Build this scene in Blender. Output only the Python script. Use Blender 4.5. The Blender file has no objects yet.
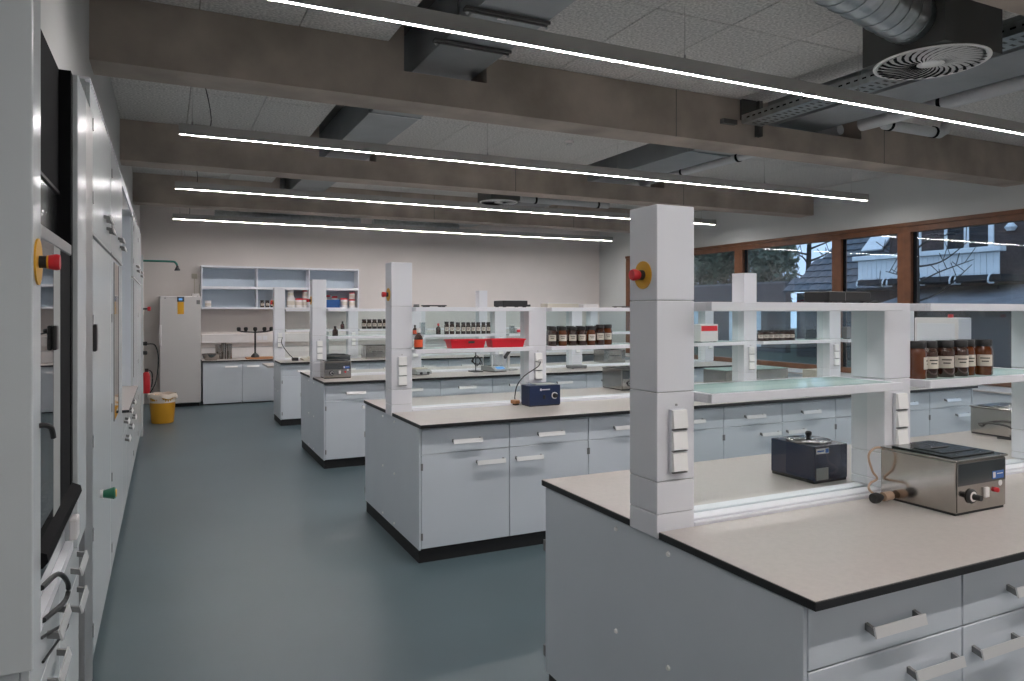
import bpy, bmesh, math, random
from mathutils import Vector, Matrix
random.seed(7)
PI = math.pi
sc = bpy.context.scene
COL = sc.collection

# ------------------------------------------------------------------ camera
FPX, YAW, HZ = 719.94, math.radians(25.669), 311.5
cam_d = bpy.data.cameras.new('camera')
cam_d.sensor_width = 36.0
cam_d.lens = 36.0 * FPX / 1024.0
cam_d.shift_y = -(340.5 - HZ) / 1024.0
cam_d.clip_start, cam_d.clip_end = 0.05, 300
cam = bpy.data.objects.new('camera', cam_d)
COL.objects.link(cam)
cam.location = (0, 0, 1.625)
cam.rotation_euler = (PI / 2, 0, -YAW)
sc.camera = cam

# ------------------------------------------------------------------ sky, exposure
wd = bpy.data.worlds.new('dusk_sky'); sc.world = wd; wd.use_nodes = True
bgn = wd.node_tree.nodes['Background']
bgn.inputs['Color'].default_value = (0.48, 0.61, 0.80, 1)
bgn.inputs['Strength'].default_value = 0.80
vs = sc.view_settings
vs.view_transform = 'Standard'; vs.look = 'None'; vs.gamma = 1.0; vs.use_curve_mapping = False
vs.exposure = 1.28
STRIP_POWER = 80.0
sc.cycles.transparent_max_bounces = 32

# ------------------------------------------------------------------ materials
M = {}
def mat(name, col, rough=0.5, metal=0.0, spec=0.5, noise=None, bump=None, emit=None, coat=0.0, trans=0.0):
    """noise=(scale, amount, detail) varies colour; bump=(scale, strength)"""
    m = bpy.data.materials.new(name); m.use_nodes = True
    nt = m.node_tree; b = nt.nodes['Principled BSDF']
    b.inputs['Base Color'].default_value = (*col, 1)
    b.inputs['Roughness'].default_value = rough
    b.inputs['Metallic'].default_value = metal
    b.inputs['Specular IOR Level'].default_value = spec
    b.inputs['Coat Weight'].default_value = coat
    if trans: b.inputs['Transmission Weight'].default_value = trans
    tc = nt.nodes.new('ShaderNodeTexCoord')
    if noise:
        n = nt.nodes.new('ShaderNodeTexNoise'); n.inputs['Scale'].default_value = noise[0]
        n.inputs['Detail'].default_value = noise[2] if len(noise) > 2 else 4
        nt.links.new(tc.outputs['Object'], n.inputs['Vector'])
        r = nt.nodes.new('ShaderNodeMapRange')
        r.inputs['From Min'].default_value = 0.3; r.inputs['From Max'].default_value = 0.7
        r.inputs['To Min'].default_value = 1 - noise[1]; r.inputs['To Max'].default_value = 1 + noise[1]
        nt.links.new(n.outputs['Fac'], r.inputs['Value'])
        mx = nt.nodes.new('ShaderNodeMix'); mx.data_type = 'RGBA'; mx.blend_type = 'MULTIPLY'
        mx.inputs['Factor'].default_value = 1
        mx.inputs['A'].default_value = (*col, 1)
        nt.links.new(r.outputs['Result'], mx.inputs['B'])
        nt.links.new(mx.outputs['Result'], b.inputs['Base Color'])
    if bump:
        n2 = nt.nodes.new('ShaderNodeTexNoise'); n2.inputs['Scale'].default_value = bump[0]
        n2.inputs['Detail'].default_value = 5
        nt.links.new(tc.outputs['Object'], n2.inputs['Vector'])
        bp = nt.nodes.new('ShaderNodeBump'); bp.inputs['Strength'].default_value = bump[1]
        bp.inputs['Distance'].default_value = 0.01
        nt.links.new(n2.outputs['Fac'], bp.inputs['Height'])
        nt.links.new(bp.outputs['Normal'], b.inputs['Normal'])
    if emit:
        b.inputs['Emission Color'].default_value = (*emit[0], 1)
        b.inputs['Emission Strength'].default_value = emit[1]
    M[name] = m
    return m

def glass(name, tint, refl=1.0, ior=1.45):
    m = bpy.data.materials.new(name); m.use_nodes = True
    nt = m.node_tree; nt.nodes.clear()
    o = nt.nodes.new('ShaderNodeOutputMaterial'); mx = nt.nodes.new('ShaderNodeMixShader')
    t = nt.nodes.new('ShaderNodeBsdfTransparent'); t.inputs['Color'].default_value = (*tint, 1)
    g = nt.nodes.new('ShaderNodeBsdfGlossy'); g.inputs['Roughness'].default_value = 0.01
    g.inputs['Color'].default_value = (refl, refl, refl, 1)
    fr = nt.nodes.new('ShaderNodeFresnel'); fr.inputs['IOR'].default_value = ior
    ge = nt.nodes.new('ShaderNodeNewGeometry'); mu = nt.nodes.new('ShaderNodeMath'); mu.operation = 'MULTIPLY'
    sb = nt.nodes.new('ShaderNodeMath'); sb.operation = 'SUBTRACT'; sb.inputs[0].default_value = 1
    nt.links.new(ge.outputs['Backfacing'], sb.inputs[1])       # only the entry face reflects
    nt.links.new(fr.outputs['Fac'], mu.inputs[0]); nt.links.new(sb.outputs[0], mu.inputs[1])
    nt.links.new(mu.outputs[0], mx.inputs['Fac'])
    nt.links.new(t.outputs[0], mx.inputs[1]); nt.links.new(g.outputs[0], mx.inputs[2])
    nt.links.new(mx.outputs[0], o.inputs['Surface'])
    M[name] = m
    return m

mat('white', (0.74, 0.74, 0.775), 0.42)
mat('cab', (0.62, 0.655, 0.70), 0.38, noise=(3, .02))
mat('leftcab', (0.60, 0.63, 0.64), 0.22)
mat('top', (0.50, 0.45, 0.42), 0.34, noise=(60, .04), bump=(300, .03))
mat('black', (0.012, 0.012, 0.013), 0.5)
mat('plinth', (0.010, 0.010, 0.011), 0.7)
mat('floor', (0.080, 0.115, 0.130), 0.34, noise=(0.9, .10, 8), bump=(260, .05))
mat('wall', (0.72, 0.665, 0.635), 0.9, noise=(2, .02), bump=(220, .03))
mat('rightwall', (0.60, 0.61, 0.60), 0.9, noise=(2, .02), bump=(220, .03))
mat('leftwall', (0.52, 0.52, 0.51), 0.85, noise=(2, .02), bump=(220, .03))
mat('concrete', (0.40, 0.34, 0.29), 0.8, noise=(2.2, .24, 10), bump=(40, .12))
mat('slab', (0.16, 0.155, 0.15), 0.9, noise=(3, .15))
mat('woodwool', (0.62, 0.605, 0.58), 0.95, noise=(55, .32, 8), bump=(140, .6))
mat('galv', (0.46, 0.49, 0.50), 0.28, metal=.95, noise=(14, .18, 5))
mat('duct', (0.34, 0.36, 0.37), 0.5, metal=.3, noise=(3, .1))
mat('darkbox', (0.10, 0.10, 0.095), 0.6)
mat('pipe', (0.60, 0.61, 0.62), 0.5)
mat('alu', (0.42, 0.42, 0.42), 0.38, metal=.85)
mat('fixture', (0.42, 0.41, 0.39), 0.5)
mat('led', (1, 1, 1), 0.5, emit=((1.0, 0.965, 0.955), STRIP_POWER))
mat('handle', (0.80, 0.79, 0.78), 0.33, metal=.5)
mat('handlefoot', (0.22, 0.22, 0.22), 0.4, metal=.4)
mat('timber', (0.150, 0.056, 0.022), 0.5, noise=(7, .2, 6))
mat('gasket', (0.008, 0.008, 0.009), 0.8, spec=.1)
mat('steel', (0.42, 0.39, 0.36), 0.15, metal=1.0, noise=(5, .14, 6))
mat('steeldark', (0.16, 0.165, 0.17), 0.16, metal=.9)
mat('navy', (0.006, 0.016, 0.052), 0.25, coat=.3)
mat('blue', (0.007, 0.020, 0.070), 0.35)
mat('royal', (0.02, 0.09, 0.28), 0.5)
mat('red', (0.60, 0.02, 0.03), 0.35)
mat('redtray', (0.72, 0.015, 0.03), 0.30)
mat('yellow', (0.70, 0.36, 0.02), 0.45)
mat('yellowbin', (0.66, 0.32, 0.02), 0.5)
mat('bag', (0.72, 0.62, 0.52), 0.45)
mat('green', (0.01, 0.12, 0.06), 0.4)
mat('greenpipe', (0.02, 0.16, 0.12), 0.4)
mat('amber', (0.040, 0.012, 0.005), 0.08, spec=.7, coat=.6)
mat('amberclear', (0.115, 0.030, 0.008), 0.08, spec=.7, coat=.6)
mat('cap', (0.018, 0.017, 0.017), 0.45)
mat('paper', (0.62, 0.56, 0.48), 0.8)
mat('ink', (0.05, 0.045, 0.04), 0.8)
mat('orange', (0.75, 0.10, 0.03), 0.6)
mat('plasticwhite', (0.72, 0.69, 0.68), 0.4)
mat('beige', (0.55, 0.50, 0.42), 0.5)
mat('fridge', (0.58, 0.555, 0.545), 0.4)
mat('screen', (0.02, 0.05, 0.12), 0.2, emit=((0.2, 0.5, 1.0), 0.35))
mat('cord', (0.50, 0.34, 0.24), 0.5)
mat('capwhite', (0.90, 0.89, 0.87), 0.4)
mat('rubber', (0.012, 0.012, 0.012), 0.5)
mat('wood', (0.45, 0.20, 0.08), 0.5)
mat('shelfblue', (0.50, 0.58, 0.66), 0.45)
mat('greydev', (0.36, 0.37, 0.36), 0.5)
mat('labelblue', (0.04, 0.13, 0.40), 0.5)
mat('mirror', (0.70, 0.66, 0.62), 0.04, metal=1.0)
mat('brick', (0.085, 0.06, 0.055), 0.9, noise=(18, .3))
mat('rooftile', (0.085, 0.097, 0.115), 0.6, noise=(6, .3))
mat('fenceboard', (0.84, 0.86, 0.88), 0.6, noise=(4, .08))
mat('greyroof', (0.15, 0.16, 0.18), 0.8, noise=(2, .25))
mat('darkwall', (0.030, 0.030, 0.034), 0.9)
mat('gardenwall', (0.07, 0.073, 0.082), 0.9, noise=(3, .2))
mat('bark', (0.035, 0.032, 0.028), 0.9)
mat('leaf', (0.075, 0.11, 0.072), 0.8, noise=(1.5, .45))
mat('leaf2', (0.17, 0.20, 0.15), 0.8, noise=(1.5, .45))
mat('lawn', (0.03, 0.05, 0.03), 1.0, noise=(2, .3))
glass('pane', (0.945, 0.97, 0.968))
glass('winglass', (0.80, 0.86, 0.90), 1.0, 2.0)
glass('shelfglass', (0.70, 0.86, 0.82))
def mix_diffuse(name, col, fac):
    nt = M[name].node_tree; o = [n for n in nt.nodes if n.type == 'OUTPUT_MATERIAL'][0]
    src = o.inputs['Surface'].links[0].from_socket
    d = nt.nodes.new('ShaderNodeBsdfDiffuse'); d.inputs['Color'].default_value = (*col, 1)
    mx = nt.nodes.new('ShaderNodeMixShader'); mx.inputs['Fac'].default_value = fac
    nt.links.new(src, mx.inputs[1]); nt.links.new(d.outputs[0], mx.inputs[2]); nt.links.new(mx.outputs[0], o.inputs['Surface'])
mix_diffuse('shelfglass', (0.62, 0.76, 0.73), .5)  # blends an even pale mint diffuse colour into the shelf glass
glass('clear', (0.86, 0.88, 0.88), 1.0, 1.5)
glass('hoodglass', (0.45, 0.50, 0.52), 1.0, 1.9)

# ------------------------------------------------------------------ mesh helpers
def box(bm, x0, x1, y0, y1, z0, z1, bev=0.0, seg=2):
    vs_ = [bm.verts.new(p) for p in ((x0, y0, z0), (x1, y0, z0), (x1, y1, z0), (x0, y1, z0),
                                     (x0, y0, z1), (x1, y0, z1), (x1, y1, z1), (x0, y1, z1))]
    fs = [bm.faces.new([vs_[i] for i in f]) for f in ((3, 2, 1, 0), (4, 5, 6, 7), (0, 1, 5, 4),
                                                     (1, 2, 6, 5), (2, 3, 7, 6), (3, 0, 4, 7))]
    if bev > 0:
        es = set(e for f in fs for e in f.edges)
        bmesh.ops.bevel(bm, geom=list(es), offset=bev, segments=seg, affect='EDGES', profile=0.5)

def prism(bm, pts, axis, a0, a1):
    """extrude 2-d polygon pts along axis ('x': pts=(y,z); 'y': pts=(x,z); 'z': pts=(x,y))"""
    def P(p, a):
        return {'x': (a, p[0], p[1]), 'y': (p[0], a, p[1]), 'z': (p[0], p[1], a)}[axis]
    A = [bm.verts.new(P(p, a0)) for p in pts]; B = [bm.verts.new(P(p, a1)) for p in pts]
    n = len(pts)
    bm.faces.new(A[::-1]); bm.faces.new(B)
    for i in range(n):
        bm.faces.new((A[i], A[(i + 1) % n], B[(i + 1) % n], B[i]))

def lathe(bm, prof, seg=20, c=(0, 0, 0), axis='z'):
    """prof = [(r, h), ...] closed with caps when r == 0 at the ends"""
    rings = []
    for r, h in prof:
        if r <= 1e-6:
            pts = [(0, 0, h)]
        else:
            pts = [(r * math.cos(2 * PI * i / seg), r * math.sin(2 * PI * i / seg), h) for i in range(seg)]
        out = []
        for (x, y, z) in pts:
            if axis == 'z': q = (c[0] + x, c[1] + y, c[2] + z)
            elif axis == 'x': q = (c[0] + z, c[1] + x, c[2] + y)
            else: q = (c[0] + y, c[1] + z, c[2] + x)
            out.append(bm.verts.new(q))
        rings.append(out)
    for a, b in zip(rings, rings[1:]):
        if len(a) == 1 and len(b) == 1: continue
        if len(a) == 1:
            for i in range(seg): bm.faces.new((a[0], b[(i + 1) % seg], b[i]))
        elif len(b) == 1:
            for i in range(seg): bm.faces.new((a[i], a[(i + 1) % seg], b[0]))
        else:
            for i in range(seg): bm.faces.new((a[i], a[(i + 1) % seg], b[(i + 1) % seg], b[i]))

def cyl(bm, c, r, h, axis='z', seg=20, bev=0.0):
    if bev: lathe(bm, [(0, 0), (r - bev, 0), (r, bev), (r, h - bev), (r - bev, h), (0, h)], seg, c, axis)
    else: lathe(bm, [(0, 0), (r, 0), (r, h), (0, h)], seg, c, axis)

def tube(bm, pts, r, seg=8, smooth=True, taper=None):
    P = [Vector(p) for p in pts]
    if smooth and len(P) > 2:
        Q = []
        for i in range(len(P) - 1):
            p0 = P[max(i - 1, 0)]; p1 = P[i]; p2 = P[i + 1]; p3 = P[min(i + 2, len(P) - 1)]
            for k in range(6):
                t = k / 6
                Q.append(.5 * ((2 * p1) + (-p0 + p2) * t + (2 * p0 - 5 * p1 + 4 * p2 - p3) * t * t + (-p0 + 3 * p1 - 3 * p2 + p3) * t ** 3))
        Q.append(P[-1]); P = Q
    rings = []
    up = Vector((0, 0, 1))
    for i, p in enumerate(P):
        d = (P[min(i + 1, len(P) - 1)] - P[max(i - 1, 0)]).normalized()
        u = d.cross(up)
        if u.length < 1e-3: u = d.cross(Vector((1, 0, 0)))
        u.normalize(); v = u.cross(d).normalized()
        rr = r if taper is None else r + (taper - r) * i / (len(P) - 1)
        rings.append([bm.verts.new(p + rr * (math.cos(2 * PI * k / seg) * u + math.sin(2 * PI * k / seg) * v)) for k in range(seg)])
    for a, b in zip(rings, rings[1:]):
        for k in range(seg): bm.faces.new((a[k], a[(k + 1) % seg], b[(k + 1) % seg], b[k]))
    bm.faces.new(rings[0][::-1]); bm.faces.new(rings[-1])

def obj(name, geo, m, parent=None, loc=(0, 0, 0), rot=(0, 0, 0), smooth=False):
    """geo: bmesh, or callable(bm), or an existing mesh (shared)"""
    if isinstance(geo, bpy.types.Mesh): me = geo
    else:
        if callable(geo):
            bm = bmesh.new(); geo(bm)
        else: bm = geo
        bmesh.ops.recalc_face_normals(bm, faces=bm.faces)
        me = bpy.data.meshes.new(name); bm.to_mesh(me); bm.free()
        me.materials.append(M[m])
        if smooth:
            for p in me.polygons: p.use_smooth = True
            me.set_sharp_from_angle(angle=math.radians(40))
    o = bpy.data.objects.new(name, me); COL.objects.link(o)
    o.location = loc; o.rotation_euler = rot
    if parent is not None: o.parent = parent
    return o

def bx(name, m, parent, x0, x1, y0, y1, z0, z1, bev=0.0):
    return obj(name, lambda b: box(b, x0, x1, y0, y1, z0, z1, bev), m, parent)

def tag(o, label=None, cat=None, group=None, kind=None):
    if label: o['label'] = label
    if cat: o['category'] = cat
    if group: o['group'] = group
    if kind: o['kind'] = kind
    return o

def thing(name, label, cat, loc=(0, 0, 0), rotz=0, group=None, kind=None):
    o = bpy.data.objects.new(name, None); COL.objects.link(o); o.empty_display_size = .1
    o.location = loc; o.rotation_euler = (0, 0, rotz)
    return tag(o, label, cat, group, kind)

CH = {}
def children(o): return [c for c in COL.objects if c.parent is o]
def copy_tree(o, loc, label=None, rotz=None):
    def rec(s, par):
        c = s.copy(); COL.objects.link(c); c.parent = par
        for ch in list(s.children): rec(ch, c)
        return c
    r = rec(o, None); r.location = loc
    if rotz is not None: r.rotation_euler = (0, 0, rotz)
    if label: r['label'] = label
    return r

ORD = ['first', 'second', 'third', 'fourth', 'fifth', 'sixth', 'seventh', 'eighth', 'ninth', 'tenth', 'eleventh', 'twelfth']
BN = ['nearest', 'second', 'third', 'farthest']

# ------------------------------------------------------------------ room shell
XW, XR, YB, YF = -0.41, 9.08, 14.2, -4.3        # bulkhead face, window wall, back wall, wall behind camera
ZS, ZP, ZB = 3.78, 3.52, 3.12                   # slab, panel underside, beam underside
tag(bx('floor', 'floor', None, -1.15, XR, YF, YB, -0.1, 0), 'smooth blue-green vinyl floor along the aisle', kind='structure')
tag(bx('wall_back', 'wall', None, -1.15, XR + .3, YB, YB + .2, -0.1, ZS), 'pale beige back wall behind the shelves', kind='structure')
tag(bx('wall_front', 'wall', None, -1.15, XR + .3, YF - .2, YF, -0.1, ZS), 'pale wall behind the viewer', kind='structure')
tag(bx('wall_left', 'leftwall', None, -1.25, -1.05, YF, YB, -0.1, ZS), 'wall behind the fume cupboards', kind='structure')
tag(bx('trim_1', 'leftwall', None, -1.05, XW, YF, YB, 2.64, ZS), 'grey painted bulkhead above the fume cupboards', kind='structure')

# window wall: sill wall, lintel and end pieces in one mesh
W_Z0, W_Z1, W_Y0, W_Y1 = 0.72, 2.83, 1.2, 13.12
def wr(b):
    box(b, XR, XR + .3, YF, YB, -.1, W_Z0)
    box(b, XR, XR + .3, YF, YB, W_Z1, ZS)
    box(b, XR, XR + .3, W_Y1, YB, W_Z0, W_Z1)
    box(b, XR, XR + .3, YF, W_Y0, W_Z0, W_Z1)
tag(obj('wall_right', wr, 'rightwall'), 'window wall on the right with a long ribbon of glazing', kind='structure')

mull = [(13.12, 12.98), (9.78, 9.58), (7.71, 7.55), (6.63, 6.43), (3.9, 3.7), (1.35, 1.2)]
for i in range(len(mull) - 1):
    y1, y0 = mull[i][1], mull[i + 1][0]
    w = thing('window_%d' % (i + 1), None, None, (XR, 0, 0), kind='structure')
    w['label'] = 'brown timber window, %s from the back corner' % ORD[i]
    A, B = (y1 + .14 if i == 0 else y1), y0
    last = i == len(mull) - 2
    pw = mull[i + 1][0] - mull[i + 1][1]
    obj('post', lambda b: box(b, -.015, .12, B - pw / 2 - .003 if pw > .17 else B - pw, B, W_Z0 + .08, W_Z1 - .13, .004), 'timber', w)
    if pw > .17: obj('post', lambda b: box(b, -.02, .12, B - pw, B - pw / 2 + .003, W_Z0 + .08, W_Z1 - .13, .004), 'timber', w)
    if i == 0: obj('post', lambda b: box(b, -.015, .12, y1, y1 + .14, W_Z0 + .08, W_Z1 - .13, .004), 'timber', w)
    lo = B - pw
    obj('head_rail', lambda b: (box(b, -.03, .12, lo, A, W_Z1 - .05, W_Z1, .003), box(b, -.01, .12, lo, A, W_Z1 - .13, W_Z1 - .052, .003)), 'timber', w)
    obj('bottom_rail', lambda b: box(b, -.015, .12, lo, A, W_Z0, W_Z0 + .08, .004), 'timber', w)
    obj('gasket', lambda b: (box(b, .03, .06, y1 - .035, y1 - .001, W_Z0 + .08, W_Z1 - .13), box(b, .03, .06, B + .001, B + .012, W_Z0 + .08, W_Z1 - .13)), 'gasket', w)
    obj('pane', lambda b: box(b, .045, .053, B + .012, y1 - .035, W_Z0 + .08, W_Z1 - .13), 'winglass', w)

# concrete beams with openings for ducts
BY = [-1.24, 1.85, 4.93, 8.06, 11.08]
VOIDS = [(1.52, 2.16), (4.97, 6.21)]
for i, y in enumerate(BY):
    pts = [(XW, ZB), (XR, ZB), (XR, ZS), (6.21, ZS), (6.21, 3.33), (4.97, 3.33), (4.97, ZS), (2.16, ZS), (2.16, 3.33), (1.52, 3.33), (1.52, ZS), (XW, ZS)]
    b_ = obj('ceiling_beam', lambda b: prism(b, pts, 'y', y, y + .31), 'concrete')
    tag(b_, ['concrete ceiling beam behind the viewer', 'concrete ceiling beam above the nearest bench', 'long exposed concrete beam nearest in view', 'middle exposed concrete beam across the ceiling',
             'exposed concrete beam nearest the back wall'][i], 'beam', 'concrete beams', kind='structure')
    for jx in (3.92, 6.54):
        obj('joint_seam', lambda b: box(b, jx, jx + .008, y - .002, y + .01, ZB, 3.33 if 4.97 < jx < 6.21 else ZP), 'slab', b_)
ceil = tag(bx('ceiling', 'slab', None, -1.15, XR + .3, YF, YB, ZS, ZS + .15), 'grey ceiling of acoustic wood-wool panels between concrete beams', kind='structure')
XG = [[XW, .19, .80, 1.41], [2.16, 2.77, 3.38, 3.99, 4.60, 4.92], [6.25, 6.87, 7.49, 8.11, 8.73, XR]]
bays = [(YF, -1.24), (-.93, 1.85), (2.16, 4.93), (5.24, 8.06), (8.37, 11.08), (11.39, YB)]
pcache = {}
for (ya, yb) in bays:
    ys = [yb]
    while ys[-1] - 1.26 > ya + .12: ys.append(ys[-1] - 1.26)
    ys.append(ya)
    for g in XG:
        for xa, xb in zip(g, g[1:]):
            for y1, y0 in zip(ys, ys[1:]):
                dx, dy = round(xb - xa - .006, 3), round(y1 - y0 - .006, 3)
                k = (dx, dy)
                if k not in pcache:
                    pcache[k] = obj('ceiling_panel', lambda b: box(b, 0, dx, 0, dy, 0, .035, .003, 1), 'woodwool', ceil).data
                    o = ceil.children[-1] if False else [c for c in COL.objects if c.data is pcache[k]][0]
                else: o = obj('ceiling_panel', pcache[k], None, ceil)
                o.location = (xa + .003, y0 + .003, ZP + random.uniform(0, .0015))

# ------------------------------------------------------------------ light strips
SZ = 3.10
SY = [3.56, 6.60, 9.54, 12.68, .48, -2.55]
for i, y in enumerate(SY):
    x0, x1 = .10, 8.42
    t = thing('light_strip', ['linear pendant light nearest the viewer, cut by the picture top', 'second linear pendant light from the viewer',
                              'third linear pendant light from the viewer', 'linear pendant light nearest the back wall', 'linear pendant light overhead, just above the viewer', 'linear pendant light behind the viewer'][i],
              'light', (0, y, SZ), group='linear pendant lights')
    obj('housing', lambda b: (box(b, x0, x1, -.026, -.010, 0, .085), box(b, x0, x1, .010, .026, 0, .085), box(b, x0, x1, -.010, .010, .03, .085)), 'fixture', t)
    obj('diffuser', lambda b: box(b, x0 + .006, x1 - .006, -.0098, .0098, .001, .028), 'led', t)
    for xe in (x0 - .004, x1): obj('end_cap', lambda b: box(b, xe, xe + .004, -.027, .027, -.001, .086), 'fixture', t)
    for xc in (.20, 2.9, 4.45, 6.6, 8.12):
        obj('suspension_wire', lambda b: (cyl(b, (xc, 0, .085), .002, ZP - SZ - .088, seg=5), cyl(b, (xc, 0, .085), .007, .03, seg=8)), 'fixture', t)
    obj('power_cord', lambda b: tube(b, [(.34, 0, .096), (.345, 0, .16), (.33, 0, .28), (.30, 0, ZP - SZ - .003)], .004, 6), 'rubber', t)
    obj('cord_gland', lambda b: box(b, .22, .345, -.008, .008, .086, .095), 'fixture', t)

# ------------------------------------------------------------------ ducts and services under the ceiling
def rect_duct(x0, x1, label):
    t = thing('air_duct', label, 'duct', (0, 0, 0))
    for k, (ya, yb) in enumerate(zip([YF, 1.5, 4.2, 6.4, 9.0, 11.5], [1.5, 4.2, 6.4, 9.0, 11.5, YB])):
        obj('duct_section', lambda b: box(b, x0, x1, ya + .012, yb - .012, 3.42, ZS - .03), 'duct', t)
        if k: obj('duct_flange', lambda b: box(b, x0 - .02, x1 + .005, ya - .012, ya + .012, 3.41, ZS - .03), 'galv', t)
    return t
rect_duct(1.66, 2.13, 'flat sheet-metal air duct let into ceiling near the aisle')
rect_duct(5.28, 5.86, 'flat sheet-metal air duct let into ceiling toward the windows')
for y, x0, x1, n in ((3.93, 1.58, 2.14, 'farther from'), (4.48, 1.585, 2.137, 'nearer to')):
    t = thing('support_rail', 'thin slotted support rail under aisle duct, %s the nearest beam' % n, 'rail', (0, y, 3.385), group='support rails under duct')
    obj('channel', lambda b: (box(b, x0, x1, -.028, -.014, .012, .03), box(b, x0, x1, .014, .028, .012, .03), box(b, x0, x0 + .02, -.014, .014, .018, .03), box(b, x1 - .02, x1, -.014, .014, .018, .03), box(b, (x0 + x1) / 2 - .02, (x0 + x1) / 2 + .02, -.014, .014, .018, .03)), 'darkbox', t)
    for xc in (x0 + .015, (x0 + x1) / 2, x1 - .015):
        obj('threaded_rod', lambda b: (cyl(b, (xc, 0, -.012), .004, .012, seg=6), cyl(b, (xc, 0, -.006), .011, .005, seg=6)), 'galv', t)
    obj('fixing_plate', lambda b: box(b, (x0 + x1) / 2 - .03, (x0 + x1) / 2 + .03, .03, .09, .03, .034), 'plasticwhite', t)

def swirl(cx, cy, z, label, r=.30):
    t = thing('ceiling_diffuser', label, 'air diffuser', (cx, cy, z), group='round swirl diffusers')
    obj('plate', lambda b: lathe(b, [(r * .15, 0), (r * .15, .006), (r, .006), (r, 0), (r * .97, -.004), (r * .93, 0)], 48), 'capwhite', t, smooth=True)
    obj('hub', lambda b: lathe(b, [(0, -.006), (r * .10, -.005), (r * .15, 0), (r * .15, .004), (0, .004)], 32), 'capwhite', t, smooth=True)
    N = 30
    me = None
    for k in range(N):
        def blade(b):
            a0 = 0
            inn, out = [], []
            for s in range(5):
                f = s / 4; rr = r * (.24 + .68 * f); a = .70 * f
                wdt = .070 + .02 * f
                inn.append((rr * math.cos(a), rr * math.sin(a), -.007)); out.append((rr * math.cos(a + wdt), rr * math.sin(a + wdt), -.003))
            I = [b.verts.new(p) for p in inn]; O = [b.verts.new(p) for p in out]
            for s in range(4): b.faces.new((I[s], I[s + 1], O[s + 1], O[s]))
        if me is None:
            o = obj('slot', blade, 'gasket', t); me = o.data
        else: o = obj('slot', me, None, t)
        o.rotation_euler = (0, 0, 2 * PI * k / N)
    obj('plenum_box', lambda b: box(b, -r * .84, r * .84, -r * .84, r * .84, .012, ZP - z - .002), 'darkbox', t)
    obj('rim', lambda b: lathe(b, [(r * .9, .006), (r * .9, .012), (r * .86, .012), (r * .86, .006), (r * .9, .006)], 40), 'darkbox', t)
    return t
sw = swirl(4.153, 2.818, 3.12, 'large round swirl diffuser in the ceiling at top right', .312)
swirl(4.25, 9.28, 3.17, 'small-looking round swirl diffuser beyond the middle concrete beam', .27)

def spiral(pts, r, n_ring, label, name='spiral_duct', grp=None):
    t = thing(name, label, 'duct', (0, 0, 0), group=grp)
    obj('duct_body', lambda b: tube(b, pts, r, 24, smooth=len(pts) > 2), 'galv', t, smooth=True)
    P = [Vector(p) for p in pts]
    for k in range(n_ring):
        f = (k + .5) / n_ring * (len(P) - 1); i = min(int(f), len(P) - 2); q = P[i].lerp(P[i + 1], f - i); d = (P[i + 1] - P[i]).normalized()
        obj('duct_ring', lambda b: tube(b, [q - d * .006, q + d * .006], r + .005, 24, smooth=False), 'galv', t, smooth=True)
    if len(P) == 2:
        for f in (.15, .85):
            q = P[0].lerp(P[1], f)
            obj('hanger', lambda b: cyl(b, (q.x, q.y, q.z + r), .005, ZP - q.z - r, seg=6), 'darkbox', t)
    return t
spiral([(2.70, 2.475, 3.31), (3.10, 2.567, 3.31), (3.50, 2.66, 3.31), (3.852, 2.741, 3.31)], .145, 9, 'shiny corrugated spiral duct feeding the large swirl diffuser')
spiral([(.75, 13.3, 3.27), (3.25, 13.3, 3.27)], .09, 7, 'left spiral duct running along the top of the back wall')
spiral([(3.5, 13.3, 3.27), (5.2, 13.3, 3.27)], .09, 5, 'right spiral duct running along the top of the back wall')

t = thing('cable_tray', 'perforated metal cable tray under ceiling at top right', 'cable tray', (4.57, 0, 3.28))
obj('tray_base', lambda b: box(b, 0, .23, -.8, 4.84, 0, .003), 'galv', t)
for xx in (0, .227):
    obj('side_rail', lambda b: box(b, xx, xx + .003, -.8, 4.84, .003, .075), 'galv', t)
sl = None
for k in range(40):
    yy = 2.5 + k * .058
    for xx in (.05, .14):
        if sl is None:
            o = obj('slot', lambda b: box(b, 0, .045, 0, .020, 0, .0012), 'darkbox', t); sl = o.data
        else: o = obj('slot', sl, None, t)
        o.location = (xx + (k % 2) * .012, yy, -.0014)
rs = None
for k in range(34):
    yy = 2.5 + k * .068
    if rs is None:
        o = obj('side_slot', lambda b: box(b, 0, .0012, 0, .034, 0, .012), 'gasket', t); rs = o.data
    else: o = obj('side_slot', rs, None, t)
    o.location = (-.0014, yy, .035)
t2 = thing('wall_bracket', 'upright steel channel bracket carrying cable tray on nearest beam', 'bracket', (4.82, 4.86, 3.2))
obj('strut', lambda b: (box(b, -.02, .02, .0, .006, 0, .38), box(b, -.02, -.014, .006, .06, 0, .38), box(b, .014, .02, .006, .06, 0, .38)), 'darkbox', t2)
obj('foot_plate', lambda b: (box(b, -.42, -.26, .02, .065, .08, .12), box(b, -.19, -.03, .03, .065, .14, .34)), 'darkbox', t2)

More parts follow.
